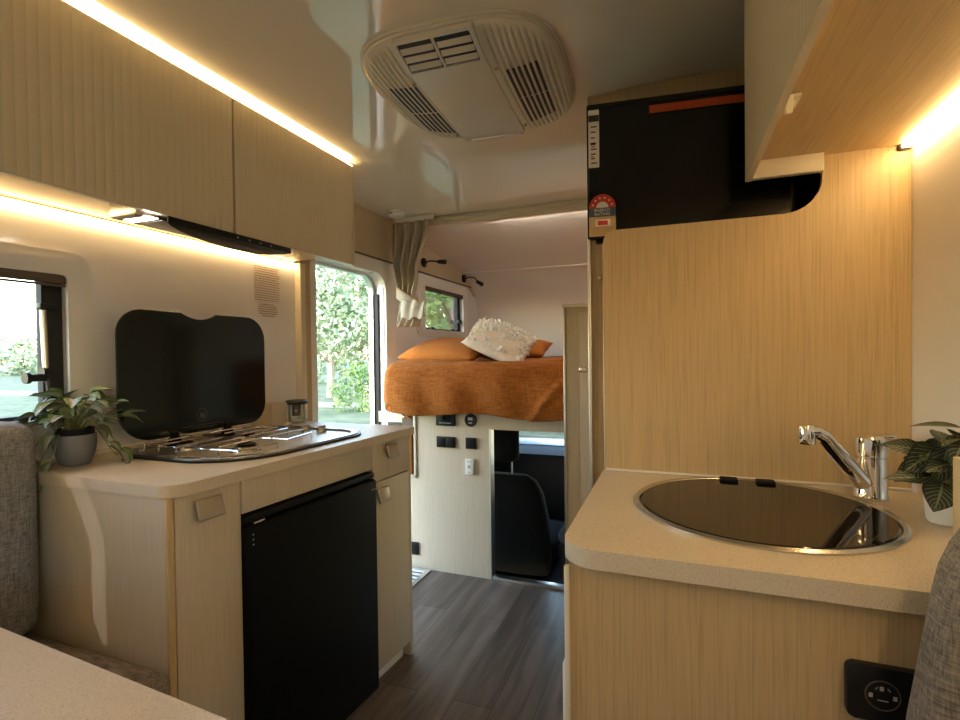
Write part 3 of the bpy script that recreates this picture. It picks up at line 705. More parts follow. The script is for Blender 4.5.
for k in range(14):
    a_ = rnd.uniform(0, 2*PI); el = rnd.uniform(.4, 1.3); rr = rnd.uniform(.04, .08)
    tp_ = top + V((math.cos(a_)*rr*.4, math.sin(a_)*rr*.6, math.sin(el)*rr+.02)); tp_.x = min(tp_.x, .42)
    L_(tp_, (math.cos(a_)*.4-.3, math.sin(a_), rnd.uniform(-.4, .3)), (rnd.uniform(-.3, .3), -.5, 1), rnd.uniform(.04, .055), rnd.uniform(.03, .04))
for f_ in fol.bm.verts:
    f_.co.x = min(f_.co.x, RW-.004)
fol.build('foliage', M['leafb'], pl, 180); stm.build('stems', M['stem'], pl, 180)

# wall instruction decal on splashback
dc = thing('instruction_decal', (W+.001, 1.68, 1.4), 'small brown printed instruction decal on the white wall beside the entry', 'decal')
b = MB(); rnd = random.Random(8)
for r_ in range(15):
    z = 1.553 - r_*.0098; y = 1.605
    while y < 1.735:
        w_ = rnd.uniform(.006, .022); b.box(W+.0006, W+.0012, y, min(y+w_, 1.745), z, z+.0028); y += w_+.004
for r_ in range(6):
    z = 1.398 - r_*.0095; hw = (.035, .05, .052, .05, .045, .03)[r_]; y = 1.675-hw
    while y < 1.675+hw:
        w_ = rnd.uniform(.005, .016); b.box(W+.0006, W+.0012, y, y+w_, z, z+.0036); y += w_+.003
b.build('printing', M['brownink'], dc, 0)

# ------------------------------------------------------------------ left overhead lockers
XO = -1.24; OZ0, OZ1 = 1.558, 1.966
def fluted(x, y0, y1, z0, z1, sgn, pitch=.0215, th=.016, amp=.0016):
    pts = []; n_ = max(1, round((y1-y0)/pitch)); p_ = (y1-y0)/n_
    for k in range(n_):
        for j_ in range(8):
            t = j_/8; pts.append((x + sgn*(-amp + amp*math.sin(PI*t)**.7 if t > 0 else -amp), y0+(k+t)*p_))
    pts.append((x - sgn*amp, y1)); pts += [(x - sgn*th, y1), (x - sgn*th, y0)]
    return MB().prism(pts, 'z', z0, z1)
specs = [(-.60, .28, 'fluted cream overhead locker at the near end, above the table'), (.285, 1.178, 'long fluted cream overhead locker above the window and rangehood'), (1.184, 1.80, 'fluted cream overhead locker at the far end, next to the entry')]
for y0, y1, lb in specs:
    o = thing('overhead_locker', (-1.42, (y0+y1)/2, OZ0), lb, 'locker', 'lockers along the left wall')
    MB().box(W+.001, XO-.018, y0, y1, OZ0+.042, OZ1-.01).build('body', M['oak_y'], o, 0)
    fluted(XO, y0+.001, y1-(.014 if y1 > 1.7 else .001), OZ0, OZ1, 1).build('door', M['flute'], o, 25)
    if y1 > 1.7: MB().box(XO-.02, XO+.001, y1-.013, y1, OZ0, OZ1, .002).build('end_strip', M['cream'], o)
def led(name, x0, x1, y0, y1, z0, z1, label, m='led'):
    o = thing(name, ((x0+x1)/2, (y0+y1)/2, z0), label, 'light'); 
    MB().box(x0, x1, y0, y1, z0, z1, .001).build('diffuser', M[m], o)
    return o
o = led('led_strip', XO-.016, XO-.006, -.60, 1.80, OZ1+.003, OZ1+.0072, 'glowing LED strip on top of the left lockers, just below the ceiling', 'led2')
MB().box(XO-.02, XO-.002, -.60, 1.80, OZ1-.001, OZ1+.003).build('channel', M['alu'], o)
o = led('led_strip', W+.004, W+.014, -.60, 1.832, 1.586, 1.594, 'glowing LED strip under the left lockers along the white wall')
MB().box(W+.005, W+.013, -.60, 1.832, 1.5945, 1.5995).build('channel', M['alu'], o)

# rangehood
h = thing('rangehood', (-1.4, 1.19, 1.53), 'slim black rangehood under the left lockers with a lit lamp', 'rangehood')
MB().box(-1.36, -1.262, .890, 1.44, 1.546, 1.5995, .003).build('body', M['steel'], h)
MB().prism([(-1.232, .955), (-1.232, 1.40), (-1.25, 1.41), (-1.335, 1.37), (-1.345, 1.25), (-1.325, 1.13), (-1.285, 1.03), (-1.25, .975)], 'z', 1.536, 1.5455, .002).build('glass_visor', M['black'], h)
MB().box(-1.238, -1.230, .955, 1.41, 1.536, 1.556, .003).build('front_edge', M['dark'], h)
MB().box(-1.345, -1.245, .915, .938, 1.5435, 1.546, .002).build('lamp', M['ledw'], h)
MB().box(-1.350, -1.255, .955, 1.42, 1.5450, 1.5462, .0004).build('filter', M['alu'], h)
for k in range(4): MB().box(-1.2302, -1.2296, 1.178+k*.045, 1.184+k*.045, 1.543, 1.548).build('button', M['silverink'], h)

# ------------------------------------------------------------------ ceiling air conditioner
ac = thing('air_conditioner', (-.54, 1.41, CZ), 'off-white ribbed air conditioner unit on the ceiling', 'air conditioner')
cx, cy, AX, AY = -.553, 1.432, .279, .312
ACR = math.radians(3.0)
def acp(u, v, dz=0, rib=True):       # u, v on the unit disc of a superellipse
    r_ = min(1, (abs(u)**3.4+abs(v)**3.4)**(1/3.4))
    z = CZ - .012 - .040*(1-r_**3.0)**.55 - dz
    if rib and abs(u) > .40 and r_ < .965:
        ph = (abs(u)-.40)/.56*10
        z += .0085*(.5-.5*math.cos(ph*2*PI))**2.6*min(1, (.965-r_)*14)
    x, y = AX*u, AY*v
    return V((cx + x*math.cos(ACR) - y*math.sin(ACR), cy + x*math.sin(ACR) + y*math.cos(ACR), z))
def sq(a_, b_):
    m_ = max(abs(a_), abs(b_))
    if m_ < 1e-6: return 0, 0
    n_ = (abs(a_/m_)**3.4+abs(b_/m_)**3.4)**(1/3.4)
    k = 1 + (1/n_-1)*m_**1.5
    return a_*k, b_*k
def acf(s_, t_):
    u2, v2 = sq(s_*2-1, t_*2-1); return acp(u2, v2)
shell = MB().grid(acf, 400, 90); bmesh.ops.reverse_faces(shell.bm, faces=shell.bm.faces[:])
shell.build('cover', M['acwhite'], ac, 60)
def rimpt(k, sc=1.0):
    a_ = 2*PI*k/96; c_, s_ = math.cos(a_), math.sin(a_); n_ = (abs(c_)**3.4+abs(s_)**3.4)**(1/3.4); p_ = acp(c_/n_, s_/n_)
    return (cx+(p_.x-cx)*sc, cy+(p_.y-cy)*sc)
MB().prism([rimpt(k, 1.0) for k in range(96)], 'z', CZ-.016, CZ-.0005, .004).prism([rimpt(k, 1.018) for k in range(96)], 'z', CZ-.008, CZ-.0005, .002).build('rim', M['acwhite'], ac)
for sd in (-1, 1):
    b = MB()
    for k in range(6):
        uu = sd*(.40+.56*(k+1.5)/10)
        for v0, v1 in ((-.42, .06), (.10, .62 - .02*k)):
            def sl(s_, t_, uu=uu, v0=v0, v1=v1): return acp(uu + (s_-.5)*.024, v0+(v1-v0)*t_, -.004, True) + V((0, 0, -.0062))
            b.grid(sl, 1, 12)
    o = b.build('intake_grille', M['ink'], ac, 0); solid(o, .003, 0)
AP = Matrix.Translation((cx, cy, 0)) @ Matrix.Rotation(ACR, 4, 'Z') @ Matrix.Translation((.5405, -1.40, 0))
def acpart(b_, name, m):
    
    if name in ('outlet_frame', 'louvre'): bmesh.ops.transform(b_.bm, matrix=Matrix.Translation(TP) @ Matrix.Rotation(TR[0], 4, 'X') @ Matrix.Translation(-V(TP)), verts=b_.bm.verts[:])
    bmesh.ops.transform(b_.bm, matrix=AP, verts=b_.bm.verts[:]); return b_.build(name, m, ac)
TR = (math.radians(-13), 0, 0); TP = (-.55, 1.193, CZ-0.0540)
acpart(MB().box(-.647, -.454, 1.093, 1.188, CZ-0.0540, CZ-0.0240, .002, rot=TR, pivot=TP), 'outlet_recess', M['ink'])
acpart(MB().ring(rrect(-.658, -.443, 1.084, 1.194, .004, 1), rrect(-.647, -.454, 1.093, 1.188, .003, 1), 'z', CZ-0.0585, CZ-0.0440).box(-.554, -.547, 1.088, 1.190, CZ-0.0585, CZ-0.0440, .001), 'outlet_frame', M['acwhite'])
for k in range(3):
    for x_0, x_1 in ((-.645, -.556), (-.545, -.456)):
        acpart(MB().box(x_0, x_1, 1.108+k*.027, 1.126+k*.027, CZ-0.0565, CZ-0.0552, .0006, rot=(math.radians(-22), 0, 0)), 'louvre', M['acwhite'])
acpart(MB().box(-.658, -.443, 1.195, 1.645, CZ-0.0542, CZ-0.0420, .003), 'centre_panel', M['acwhite'])
acpart(MB().box(-.635, -.456, 1.635, 1.685, CZ-0.0530, CZ-0.0290, .004, rot=(math.radians(18), 0, 0)), 'control_flap', M['alu'])
for x, y in ((-.660, 1.25), (-.421, 1.25), (-.421, 1.60), (-.660, 1.60)): acpart(MB().cyl((x-.01, y, CZ-0.0530), (x-.01, y, CZ-0.0440), .0045, n=12), 'screw', M['steel'])

for y, lb in ((-.35, 'round warm ceiling lamp above the dinette, nearer the kitchen'), (-1.15, 'round warm ceiling lamp at the back of the dinette')):
    o = thing('ceiling_light', (-.55, y, CZ), lb, 'light')  # unseen fill added for warm light on the lockers and ceiling
    MB().lathe([(0, -.012), (.062, -.012), (.075, -.009), (.078, 0), (0, 0)], (-.55, y, CZ-.0003), 40).build('housing', M['white'], o)
    MB().lathe([(0, -.0145), (.055, -.0145), (.058, -.012), (0, -.012)], (-.55, y, CZ-.0003), 40).build('diffuser', M['lamp'], o)

# ------------------------------------------------------------------ right side: tall tv panel and column
PY = 1.251
out = [(-.158, .9015), (RW-.001, .9015), (RW-.001, CZ-.001), (.292, CZ-.001), (.292, 1.555)]
for k in range(1, 9):
    a_ = math.radians(0 - 90*k/8); out.append((.222 + .07*math.cos(a_), 1.546 + .07*math.sin(a_)))
out += [(.222, 1.476)]
for k in range(0, 9):
    a_ = math.radians(90 + 90*k/8); out.append((-.128 + .03*math.cos(a_), 1.446 + .03*math.sin(a_)))
tvp = thing('tv_panel', (.14, PY+.008, .9), 'tall light oak divider panel with a rounded cut-out below the television', 'panel')
MB().prism(out, 'y', PY, PY+.016).build('board', M['oak'], tvp, 30)
MB().box(-.155, RW-.001, PY+.017, PY+.024, .9015, 1.455).build('backing', M['oak'], tvp, 0)
o = MB().box(-.155, RW-.002, PY-.004, PY-.0005, .9008, .906, .001).build('sealant_bead', M['paper']); tag(o, 'thin white sealant line where the sink worktop meets the oak panel', 'trim')
cl = thing('television_column', (-.19, 1.45, 0), 'narrow oak side column with an aluminium edge left of the tall panel', 'column')
MB().box(-.197, -.182, 1.30, 1.63, 0, 1.79).box(-.182, -.160, 1.30, 1.315, 0, 1.455).build('side_board', M['oak'], cl, 0)
MB().box(-.201, -.193, 1.288, 1.302, 0, 1.792, .002).box(-.1645, -.1595, 1.292, 1.301, 0, 1.455, .001).build('edge_trim', M['alu'], cl)
MB().cyl((-.172, 1.288, 1.37), (-.172, 1.3, 1.37), .004, n=10).build('screw', M['steel'], cl)
st('wall_bathroom', MB().box(-.25, RW, 1.632, 2.10, 0, CZ-.0005), M['oak'], 0)
st('trim_10', MB().box(-.16, RW, 1.618, 1.632, 1.75, CZ-.001, .002), M['oak'])

# television
TVR = Matrix.Rotation(math.radians(6.5), 4, 'Z')
tv = thing('television', (-.197, 1.305, 1.474), 'black flat television with energy stickers above the oak panel', 'television')
O_ = V((-.199, 1.283, 1.466))
TM = Matrix.Translation(O_) @ TVR       # local: x right, y back, z up
def tvpart(b_, name, m, par=None, sm=35):
    bmesh.ops.transform(b_.bm, matrix=TM, verts=b_.bm.verts[:]); return b_.build(name, m, par or tv, sm)
tvpart(MB().box(0, .63, .006, .035, 0, .332, .004), 'casing', M['dark'])
tvpart(MB().ring(rrect(0, .63, 0, .332, .004, 2), rrect(.006, .624, .012, .322, .002, 2), 'y', .0, .008), 'bezel', M['dark'])
scr = tvpart(MB().box(.005, .625, .003, .007, .011, .323), 'screen', M['screen'])
tvpart(MB().box(.10, .46, .034, .060, .05, .25, .01), 'rear_housing', M['dark'])
MB().box(.05, .12, 1.39, 1.63, 1.58, 1.68, .003).build('wall_bracket', M['dark'], tv)
def tvlabel(z0, z1, x0, x1, m, name, pts=None):
    b_ = MB()
    if pts: b_.prism(pts, 'y', -.0006, .0)
    else: b_.box(x0, x1, -.0006, .0, z0, z1)
    return tvpart(b_, name, M[m], sm=0)
tvlabel(0, 0, 0, 0, 'paper', 'feature_sticker', rrect(.004, .030, .176, .318, .002, 2)); fs = tv.children[-1]
def tvink(b_, m, par, name='printing'): bmesh.ops.transform(b_.bm, matrix=TM, verts=b_.bm.verts[:]); return b_.build(name, M[m], par, 0)
b = MB().box(.0045, .0295, -.0010, -.0006, .289, .305); 
tvink(b, 'ink', fs)
b = MB()
for k, z in enumerate((.275, .262, .248, .220, .208, .197, .186)): b.box(.010, .024 - (k % 3)*.002, -.0010, -.0006, z, z+.003)
b.box(.009, .022, -.001, -.0006, .232, .238)
tvink(b, 'ink', fs)
b = MB().box(.011, .020, -.0010, -.0006, .226, .229).box(.010, .016, -.001, -.0006, .202, .205)
tvink(b, 'redlabel', fs)
# energy rating sticker
EX, EZ, ER = .036, .084, .032
es = tvlabel(0, 0, 0, 0, 'redlabel', 'energy_sticker', [(EX+ER*math.cos(PI*k/24), EZ-.008+1.05*ER*math.sin(PI*k/24)) for k in range(25)])
tvink(MB().prism([(EX+ER*.46*math.cos(PI*k/20), EZ-.008+ER*.46*math.sin(PI*k/20)) for k in range(21)], 'y', -.001, -.0006), 'paper', es, 'dial')
b = MB()
for k in range(6):
    a_ = math.radians(17+k*29); sx, sz = EX+ER*.74*math.cos(a_), EZ-.008+ER*.76*math.sin(a_)
    b.prism([(sx + (.0034 if q_ % 2 == 0 else .0015)*math.sin(q_*PI/5), sz + (.0034 if q_ % 2 == 0 else .0015)*math.cos(q_*PI/5)) for q_ in range(10)], 'y', -.001, -.0006)
tvink(b, 'paper', es, 'stars')
tvink(MB().box(EX-ER, EX+ER, -.0006, 0, EZ-.030, EZ-.008), 'bluegrey', es, 'band')
tvink(MB().box(EX-ER, EX+ER, -.0006, 0, .006, EZ-.030), 'tan', es, 'tan_field')
tvink(MB().box(EX-.017, EX+.019, -.0010, -.0006, .030, .047), 'paper', es, 'value_box')
tvink(MB().box(EX-.011, EX+.013, -.0013, -.0010, .033, .044), 'redlabel', es, 'value_field')
b = MB()
for z in (.026, .021, .016, .011): b.box(EX-.026, EX+.026, -.0010, -.0006, z, z+.0014)
tvink(b, 'brownink', es)
FR = TM @ Matrix.Translation((EX, -.0008, EZ-.0145)) @ Matrix.Rotation(PI/2, 4, 'X')
text_mesh('ENERGY', .0105, FR, M['paper'], 'lettering', es, .0002)
FR = TM @ Matrix.Translation((EX, -.0008, EZ-.0240)) @ Matrix.Rotation(PI/2, 4, 'X')
text_mesh('RATING', .0105, FR, M['paper'], 'lettering', es, .0002)
ol = tvlabel(.293, .312, .148, .40, 'orlabel', 'warning_strip')
b = MB(); rnd = random.Random(2); x = .152
while x < .39: w_ = rnd.uniform(.005, .016); b.box(x, x+w_, -.001, -.0006, .304, .3075).box(x, x+w_*.8, -.001, -.0006, .297, .3005); x += w_+.004
tvink(b, 'redlabel', ol)

# right overhead locker
rl = thing('overhead_locker', (.29, .4, 1.55), 'overhead locker on the right above the sink, with an oak underside and latch', 'locker')
MB().box(.160, RW-.001, -.9, PY-.001, 1.590, CZ-.001).build('body', M['oak_y'], rl, 0)
fluted(.1465, -.9, PY-.003, 1.552, CZ-.002, -1, pitch=.018, amp=.0014, th=.0125).build('door', M['flute'], rl, 25)
MB().box(.1590, .290, PY-.02, PY-.002, 1.553, 1.590, .001).build('end_lip', M['cream'], rl)
lt = MB().box(.172, .190, .93, .962, 1.584, 1.5895, .001).box(.166, .178, .925, .940, 1.560, 1.588, .003, rot=(math.radians(20), 0, 0)).cyl((.172, .945, 1.578), (.184, .945, 1.578), .006, n=12).build('latch', M['cream'], rl)
o = led('led_strip', RW-.020, RW-.004, -.85, 1.243, 1.582, 1.5885, 'glowing LED strip under the right locker along the right wall')
MB().box(RW-.018, RW-.006, -.85, 1.243, 1.5886, 1.5896).build('channel', M['alu'], o)
o = MB().box(RW-.024, RW-.004, 1.2435, 1.2495, 1.579, 1.5893, .001).build('end_cap', M['dark'], o)

# sink cabinet
sc_ = thing('sink_cabinet', (.14, 1.0, 0), 'light oak base cabinet under the round sink', 'cabinet')
MB().box(-.150, RW-.001, .757, .772, 0, .868).box(-.150, -.135, .772, PY+.014, 0, .868).box(-.135, RW-.001, .772, .78, 0, .868).build('body', M['oak'], sc_, 0)
MB().box(-.172, -.151, .80, 1.19, .05, .690, .008, 3).build('side_door', M['white'], sc_)
MB().box(-.157, -.149, .752, .760, 0, .866, .002).build('edge_trim', M['cream'], sc_)
tp = rrect(-.162, RW-.0005, .738, PY-.0008, [.002, .002, .055, .002], 10)
o = MB().prism(tp, 'z', .872, .900, .003).build('worktop', M['counter']); tag(o, 'speckled beige worktop around the round sink and the tap', 'worktop')

# sink
sk = thing('round_sink', (.136, 1.03, .9), 'round sink closed by a black glass lid with a metal rim', 'sink')
c = (.138, 1.028, .9004)
MB().lathe([(.213, 0), (.213, .003), (.208, .0065), (.203, .005), (.2015, .003), (.200, .0008), (.200, 0), (.213, 0)], c, 96).build('rim', M['steel'], sk)
MB().lathe([(0, 0), (.199, 0), (.199, .0035), (.197, .0050), (0, .0050)], c, 96).build('glass_lid', M['sinklid'], sk, 30)
for x in (.108, .178): MB().box(x-.018, x+.018, 1.196, 1.222, .9045, .912, .003).build('lid_hinge', M['black'], sk)
for x_ in ():
    pass

# mixer tap
tpp = thing('mixer_tap', (.352, 1.165, .9), 'chrome single lever mixer tap standing behind the round sink', 'tap')
B = V((.350, 1.172, .9004))
MB().lathe([(0, 0), (.029, 0), (.0295, .004), (.0275, .007), (.0265, .03), (.026, .078), (0, .078)], B, 40).build('body', M['chrome'], tpp)
MB().lathe([(.0, .0785), (.0255, .0785), (.0255, .0805), (.0268, .082), (.0275, .103), (.026, .115), (.018, .122), (0, .124)], B, 40).build('cap', M['chrome'], tpp)
# lever from the cap back to the right
MB().box(.345, .388, 1.159, 1.186, 1.0155, 1.0225, .003, 3, rot=(0, math.radians(-3), 0)).build('lever', M['chrome'], tpp)
pts = [(.343, 1.166, .922), (.322, 1.155, .947), (.296, 1.14, .978), (.276, 1.13, 1.003), (.262, 1.122, 1.022), (.248, 1.116, 1.031), (.232, 1.111, 1.032)]
def sp(u, v):
    k = u*(len(pts)-1); i = min(int(k), len(pts)-2); q = k-i
    p_ = V(pts[i])*(1-q)+V(pts[i+1])*q; d_ = (V(pts[i+1])-V(pts[i])).normalized()
    s_ = d_.cross(V((0, 0, 1))).normalized(); n_ = s_.cross(d_)
    a_ = 2*PI*v; ra, rb = .0175-.004*u, .0155-.004*u
    return p_ + s_*(ra*math.cos(a_)) + n_*(rb*math.sin(a_))
MB().grid(sp, 30, 24).build('spout', M['chrome'], tpp, 60)
MB().lathe([(0, -.022), (.0135, -.022), (.0145, -.020), (.0145, .010), (.012, .014), (0, .014)], (.232, 1.110, 1.030), 28).build('aerator', M['chrome'], tpp)

# power outlet on the sink cabinet
po = thing('power_outlet', (.235, .757, .735), 'black plate with a round outlet low on the sink cabinet front', 'socket')
MB().prism(rrect(.198, .277, .730, .797, .007), 'y', .745, .7565, .002).build('plate', M['dark'], po)
rg = [(.2345+.0185*math.cos(a_*PI/20), .7635+.0185*math.sin(a_*PI/20)) for a_ in range(40)]; rg2 = [(.2345+.0170*math.cos(a_*PI/20), .7635+.0170*math.sin(a_*PI/20)) for a_ in range(40)]
MB().ring(rg, rg2, 'y', .7444, .7452).build('ring', M['goldink'], po)
b = MB()
b.ring([(.2345+.0085*math.cos(math.radians(20+a_*7)), .767+.0085*math.sin(math.radians(20+a_*7))) for a_ in range(6)]+[], [(.2345+.0075*math.cos(math.radians(20+a_*7)), .767+.0075*math.sin(math.radians(20+a_*7))) for a_ in range(6)], 'y', .7444, .745)
b.ring([(.2345-.0085*math.cos(math.radians(20+a_*7)), .767+.0085*math.sin(math.radians(20+a_*7))) for a_ in range(6)], [(.2345-.0075*math.cos(math.radians(20+a_*7)), .767+.0075*math.sin(math.radians(20+a_*7))) for a_ in range(6)], 'y', .7444, .745)
for x, z in ((.2335, .772), (.2222, .7625), (.2468, .7625)): b.box(x-.002, x+.002, .7444, .745, z-.0025, z+.0025)
b.box(.229, .240, .7444, .745, .7570, .7580)
b.build('symbols', M['silverink'], po, 0)
text_mesh('12V/5A', .0035, Matrix.Translation((.2345, .7447, .7515)) @ Matrix.Rotation(PI/2, 4, 'X'), M['silverink'], 'lettering', po, .0002) if False else None

# ------------------------------------------------------------------ dinette
tb = thing('dinette_table', (-.95, 0, 0), 'speckled beige dinette table in the near left corner', 'table')
MB().prism([(x, y-(x+1.1)*.06) for x, y in rrect(-1.43, -.36, -.35, .52, .03)], 'z', .692, .720, .003).build('tabletop', M['counter'], tb)
MB().cyl((-.95, .05, .02), (-.95, .05, .692), .04).build('pedestal', M['alu'], tb)
MB().cyl((-.95, .05, .0), (-.95, .05, .02), .2, .18).build('base', M['alu'], tb)
bn = thing('dinette_bench', (-1.27, .5, 0), 'taupe upholstered bench seat between the table and the kitchen cabinet', 'bench')
MB().box(W+.001, -1.06, .30, .790, 0, .38).build('bench_box', M['pale'], bn, 0)
o = MB().box(W+.003, -1.025, .28, .792, .382, .503, .035, 4).build('seat_cushion', M['seat2'], bn)
o = thing('back_cushion', (-1.46, .5, .5), 'grey woven back cushion with rounded top against the left wall', 'cushion')
MB().box(W+.003, -1.452, .45, .785, .508, 1.035, .05, 6).build('cover', M['seat'], o)
MB().tube([(-1.4515, .52, .96), (-1.4515, .74, .96)], .0015, 6).build('seam', M['seat2'], o)
rb = thing('dinette_bench', (.34, .5, 0), 'grey upholstered bench at the right edge with its back to the sink cabinet', 'bench')
def sb(u, v):
    # profile in xz widening downward
    z = .45 + .60*u
    k = max(0, (u-.80)/.20); 
    xl = .236 + .045*max(0, (z-.76))/.29 + .05*k*k
    a_ = v*2*PI; xc = (xl + RW-.006)/2; hw = (RW-.006-xl)/2; hy = .035*(1-.7*k**4)
    ca, sa = math.cos(a_), math.sin(a_)
    return (xc + hw*math.copysign(abs(ca)**.35, ca), .675 + hy*math.copysign(abs(sa)**.5, sa), z)
b = MB().grid(sb, 24, 64)
for e_ in (0, 1):
    bmesh.ops.contextual_create(b.bm, geom=[e for e in b.bm.edges if e.is_boundary and ((e.verts[0].co.z > 1.0) if e_ else (e.verts[0].co.z < .5))])
b.build('backrest', M['seat2'], rb, 60)
MB().box(.215, RW-.004, .12, .64, .40, .50, .03, 4).build('seat_cushion', M['seat2'], rb)
MB().box(.23, RW-.004, .14, .71, 0, .40).build('seat_box', M['oak'], rb, 0)
o = MB().box(.297, RW-.003, .715, .735, .905, 1.062, .002).build('back_board', M['oak'], rb)

# ------------------------------------------------------------------ outdoors
gm = ramped('grass_ground', [(.35, (.06, .08, .03)), (.5, (.10, .12, .055)), (.7, (.17, .165, .10))], nscale=1.2, rough=.95, detail=8)
g = MB().box(-140, 60, -60, 160, -.80, -.75).build('ground', gm, None, 0); tag(g, kind='structure')
rd = MB().prism([(-40, 16.5), (-6, 15.2), (6, 15.0), (6, 16.6), (-6, 16.8), (-40, 18.6)], 'z', -.749, -.742).build('dirt_track', ramped('brown_dirt', [(.3, (.20, .16, .12)), (.7, (.34, .28, .22))], nscale=4, rough=.95))
tag(rd, 'brown dirt track across the grass outside the entry', 'track')
leafm = ramped('tree_leaves', [(.35, (.09, .16, .04)), (.65, (.24, .34, .10))], nscale=3, rough=.7)
leafm2 = ramped('grey_green_leaves', [(.35, (.22, .28, .16)), (.65, (.38, .44, .26))], nscale=3, rough=.7)
bark = mat('pale_bark', (.45, .38, .30), .9, bump=.8, bscale=30)
bark2 = mat('grey_brown_bark', (.16, .12, .10), .9, bump=.8, bscale=30)
def tree(x, y, h_, r_, label, seed, lm=leafm, bk=bark, n=2600, ls=.16, low=.25, branches=7, cat='tree', group=None):
    rn = random.Random(seed); o_ = thing('tree' if cat == 'tree' else 'bush', (x, y, -.75), label, cat, group)
    t = MB(); base = V((x, y, -.75)); ends = []
    if branches:
        topp = base + V((rn.uniform(-.3, .3), rn.uniform(-.3, .3), h_*.8))
        t.tube([base, base.lerp(topp, .35)+V((.1, 0, 0)), base.lerp(topp, .7), topp], [h_*.028, h_*.022, h_*.014, h_*.005], 8)
        for k in range(branches):
            s0 = base.lerp(topp, .3+.6*k/branches); a_ = rn.uniform(0, 2*PI); e_ = s0 + V((math.cos(a_)*r_*.8, math.sin(a_)*r_*.8, h_*.12+rn.uniform(0, .1)*h_))
            t.tube([s0, s0.lerp(e_, .5)+V((0, 0, .1)), e_], [h_*.01, h_*.007, h_*.003], 6); ends.append(e_)
        t.build('trunk', bk, o_)
    b_ = MB(); vs = b_.bm
    cl_ = []
    for k in range(16):
        a_ = rn.uniform(0, 2*PI); q = math.sqrt(rn.random()); zz = rn.uniform(low, 1.)*h_
        pr = math.sin(PI*min(1, max(.08, (zz/h_-low+.12)/(1.15-low))))
        cl_.append((base + V((math.cos(a_)*q*r_*pr, math.sin(a_)*q*r_*pr, zz*.93)), rn.uniform(.25, .5)*r_))
    for e_ in ends: cl_.append((e_, .35*r_))
    for k in range(n):
        c_, cr = rn.choice(cl_)
        d_ = V((rn.gauss(0, 1), rn.gauss(0, 1), rn.gauss(0, .8))).normalized()*cr*rn.random()**.4
        p_ = c_+d_; a_ = V((rn.gauss(0, 1), rn.gauss(0, 1), rn.gauss(0, 1))).normalized(); b2 = a_.cross(V((rn.gauss(0, 1), rn.gauss(0, 1), rn.gauss(0, 1)))).normalized()
        s_ = ls*rn.uniform(.6, 1.3); v_ = [vs.verts.new(p_ + a_*s_), vs.verts.new(p_ + b2*s_*.45), vs.verts.new(p_ - a_*s_), vs.verts.new(p_ - b2*s_*.45)]; vs.faces.new(v_)
    b_.build('crown', lm, o_, 0)
    return o_
# seen through the entry (direction about x/y = -.75)
tree(-14.5, 19, 6.5, 2.6, 'tall thin gum tree outside the entry, its crown left of centre', 1, leafm2, bark, 2600, .16)
tree(-11.6, 17.5, 5.6, 2.0, 'leafy gum tree outside the entry, near its right edge', 2, leafm2, bark, 2600, .15)
tree(-20, 31, 8, 4, 'far pale tree behind the gum trees outside the entry', 3, leafm2, bark, 2600, .26, .1)
tree(-24, 28, 6, 4, 'far bushy tree left of the gum trees outside the entry', 14, leafm2, bark, 2000, .26, .1)
tree(-10.0, 14.6, 1.5, 1.1, 'low green bush standing by the dirt track', 11, leafm, bark2, 1200, .08, .1, 0, 'bush')
# seen through the loft window
tree(-5.5, 12.8, 6.5, 2.0, 'dense dark tree filling the loft window', 4, leafm, bark2, 6500, .11, .12, 9)
tree(-8.6, 19.5, 8.0, 2.6, 'second tree behind the one at the loft window', 5, leafm, bark2, 3000, .2, .15)
# far row seen through the kitchen window
for k in range(9):
    tree(-86+k*8, 22+k*7, 2.6+.7*((k*7) % 3), 4.2, 'distant hazy tree %s in the row beyond the field' % k if False else 'distant small tree in the row beyond the field', 30+k, leafm2, bark2, 700, .42, .05, 4, 'tree', 'trees in a row beyond the field')
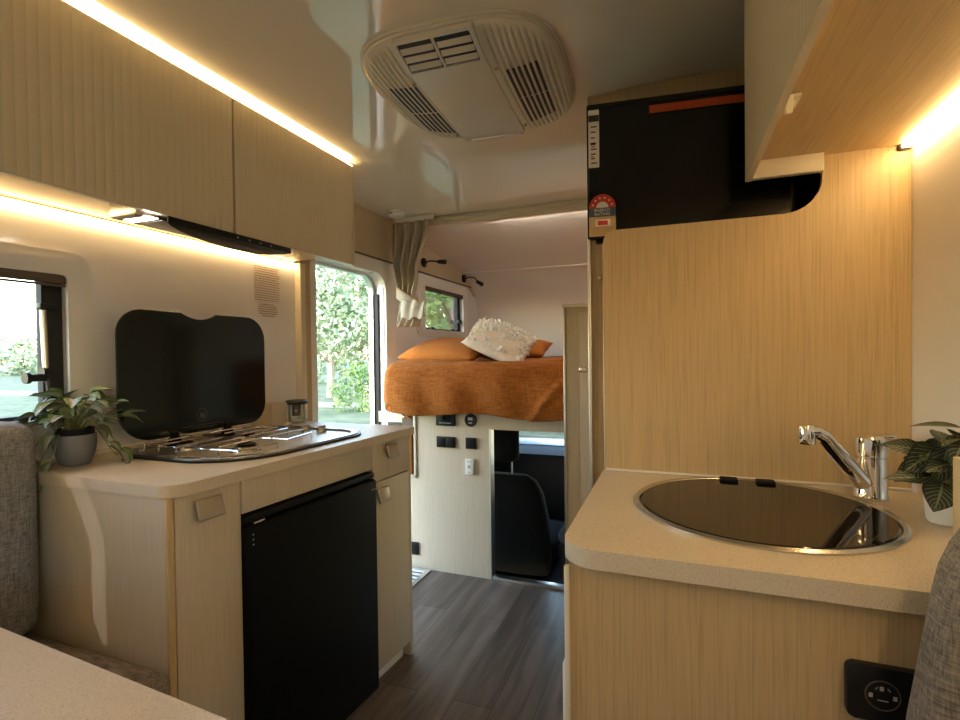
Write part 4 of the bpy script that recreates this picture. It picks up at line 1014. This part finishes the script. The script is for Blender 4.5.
# shade tree behind the van on the left
# ------------------------------------------------------------------ light
world = bpy.data.worlds.new('World'); scn.world = world; world.use_nodes = True; nt = world.node_tree
sky = nt.nodes.new('ShaderNodeTexSky'); sky.sky_type = 'NISHITA'; sky.sun_disc = False; sky.sun_elevation = math.radians(38); sky.sun_rotation = math.radians(200); sky.air_density = 1.5; sky.dust_density = .4
bg = nt.nodes['Background']; bg.inputs['Strength'].default_value = 1.45
nt.links.new(sky.outputs[0], bg.inputs[0])
sl = bpy.data.lights.new('Sun', 'SUN'); sl.energy = 1.8; sl.angle = .009; sl.color = (1, .95, .86)
so = bpy.data.objects.new('Sun', sl); col.objects.link(so); so.rotation_euler = V((.35, .75, -.62)).normalized().to_track_quat('-Z', 'Y').to_euler(); so.location = (0, 0, 8)
def portal(x, y, z, sx, sy, rot):
    l = bpy.data.lights.new('Portal', 'AREA'); l.shape = 'RECTANGLE'; l.size = sx; l.size_y = sy; l.cycles.is_portal = True
    o_ = bpy.data.objects.new('Portal', l); col.objects.link(o_); o_.location = (x, y, z); o_.rotation_euler = rot
portal(RW+.06, -.9, 1.185, .48, .82, (0, PI/2, 0)); portal(W-.06, .46, 1.22, .42, .95, (0, -PI/2, 0)); portal(W-.09, 2.28, .85, 1.65, .64, (0, -PI/2, 0)); portal(W-.06, 3.42, 1.5, .32, .7, (0, -PI/2, 0))


# ------------------------------------------------------------------ camera
cd = bpy.data.cameras.new('Camera'); cam = bpy.data.objects.new('Camera', cd); col.objects.link(cam); scn.camera = cam
cd.sensor_width = 36; cd.lens = 508*36/960; cd.clip_start = .02; cd.clip_end = 500
R = Matrix(((0.93413372, 0.00667149, 0.35686087), (0.3567055, 0.01746754, -0.93405357), (-0.01246501, 0.99982517, 0.01393726)))
cam.matrix_world = Matrix.Translation((0, 0, H)) @ R.to_4x4()

scn.view_settings.view_transform = 'Standard'; scn.view_settings.look = 'None'; scn.view_settings.gamma = 1; scn.view_settings.exposure = .26
scn.view_settings.use_curve_mapping = False
scn.cycles.use_denoising = True; scn.cycles.max_bounces = 9; scn.cycles.diffuse_bounces = 6; scn.cycles.glossy_bounces = 5; scn.cycles.transparent_max_bounces = 12
scn.cycles.sample_clamp_indirect = 6; scn.cycles.caustics_reflective = False; scn.cycles.caustics_refractive = False
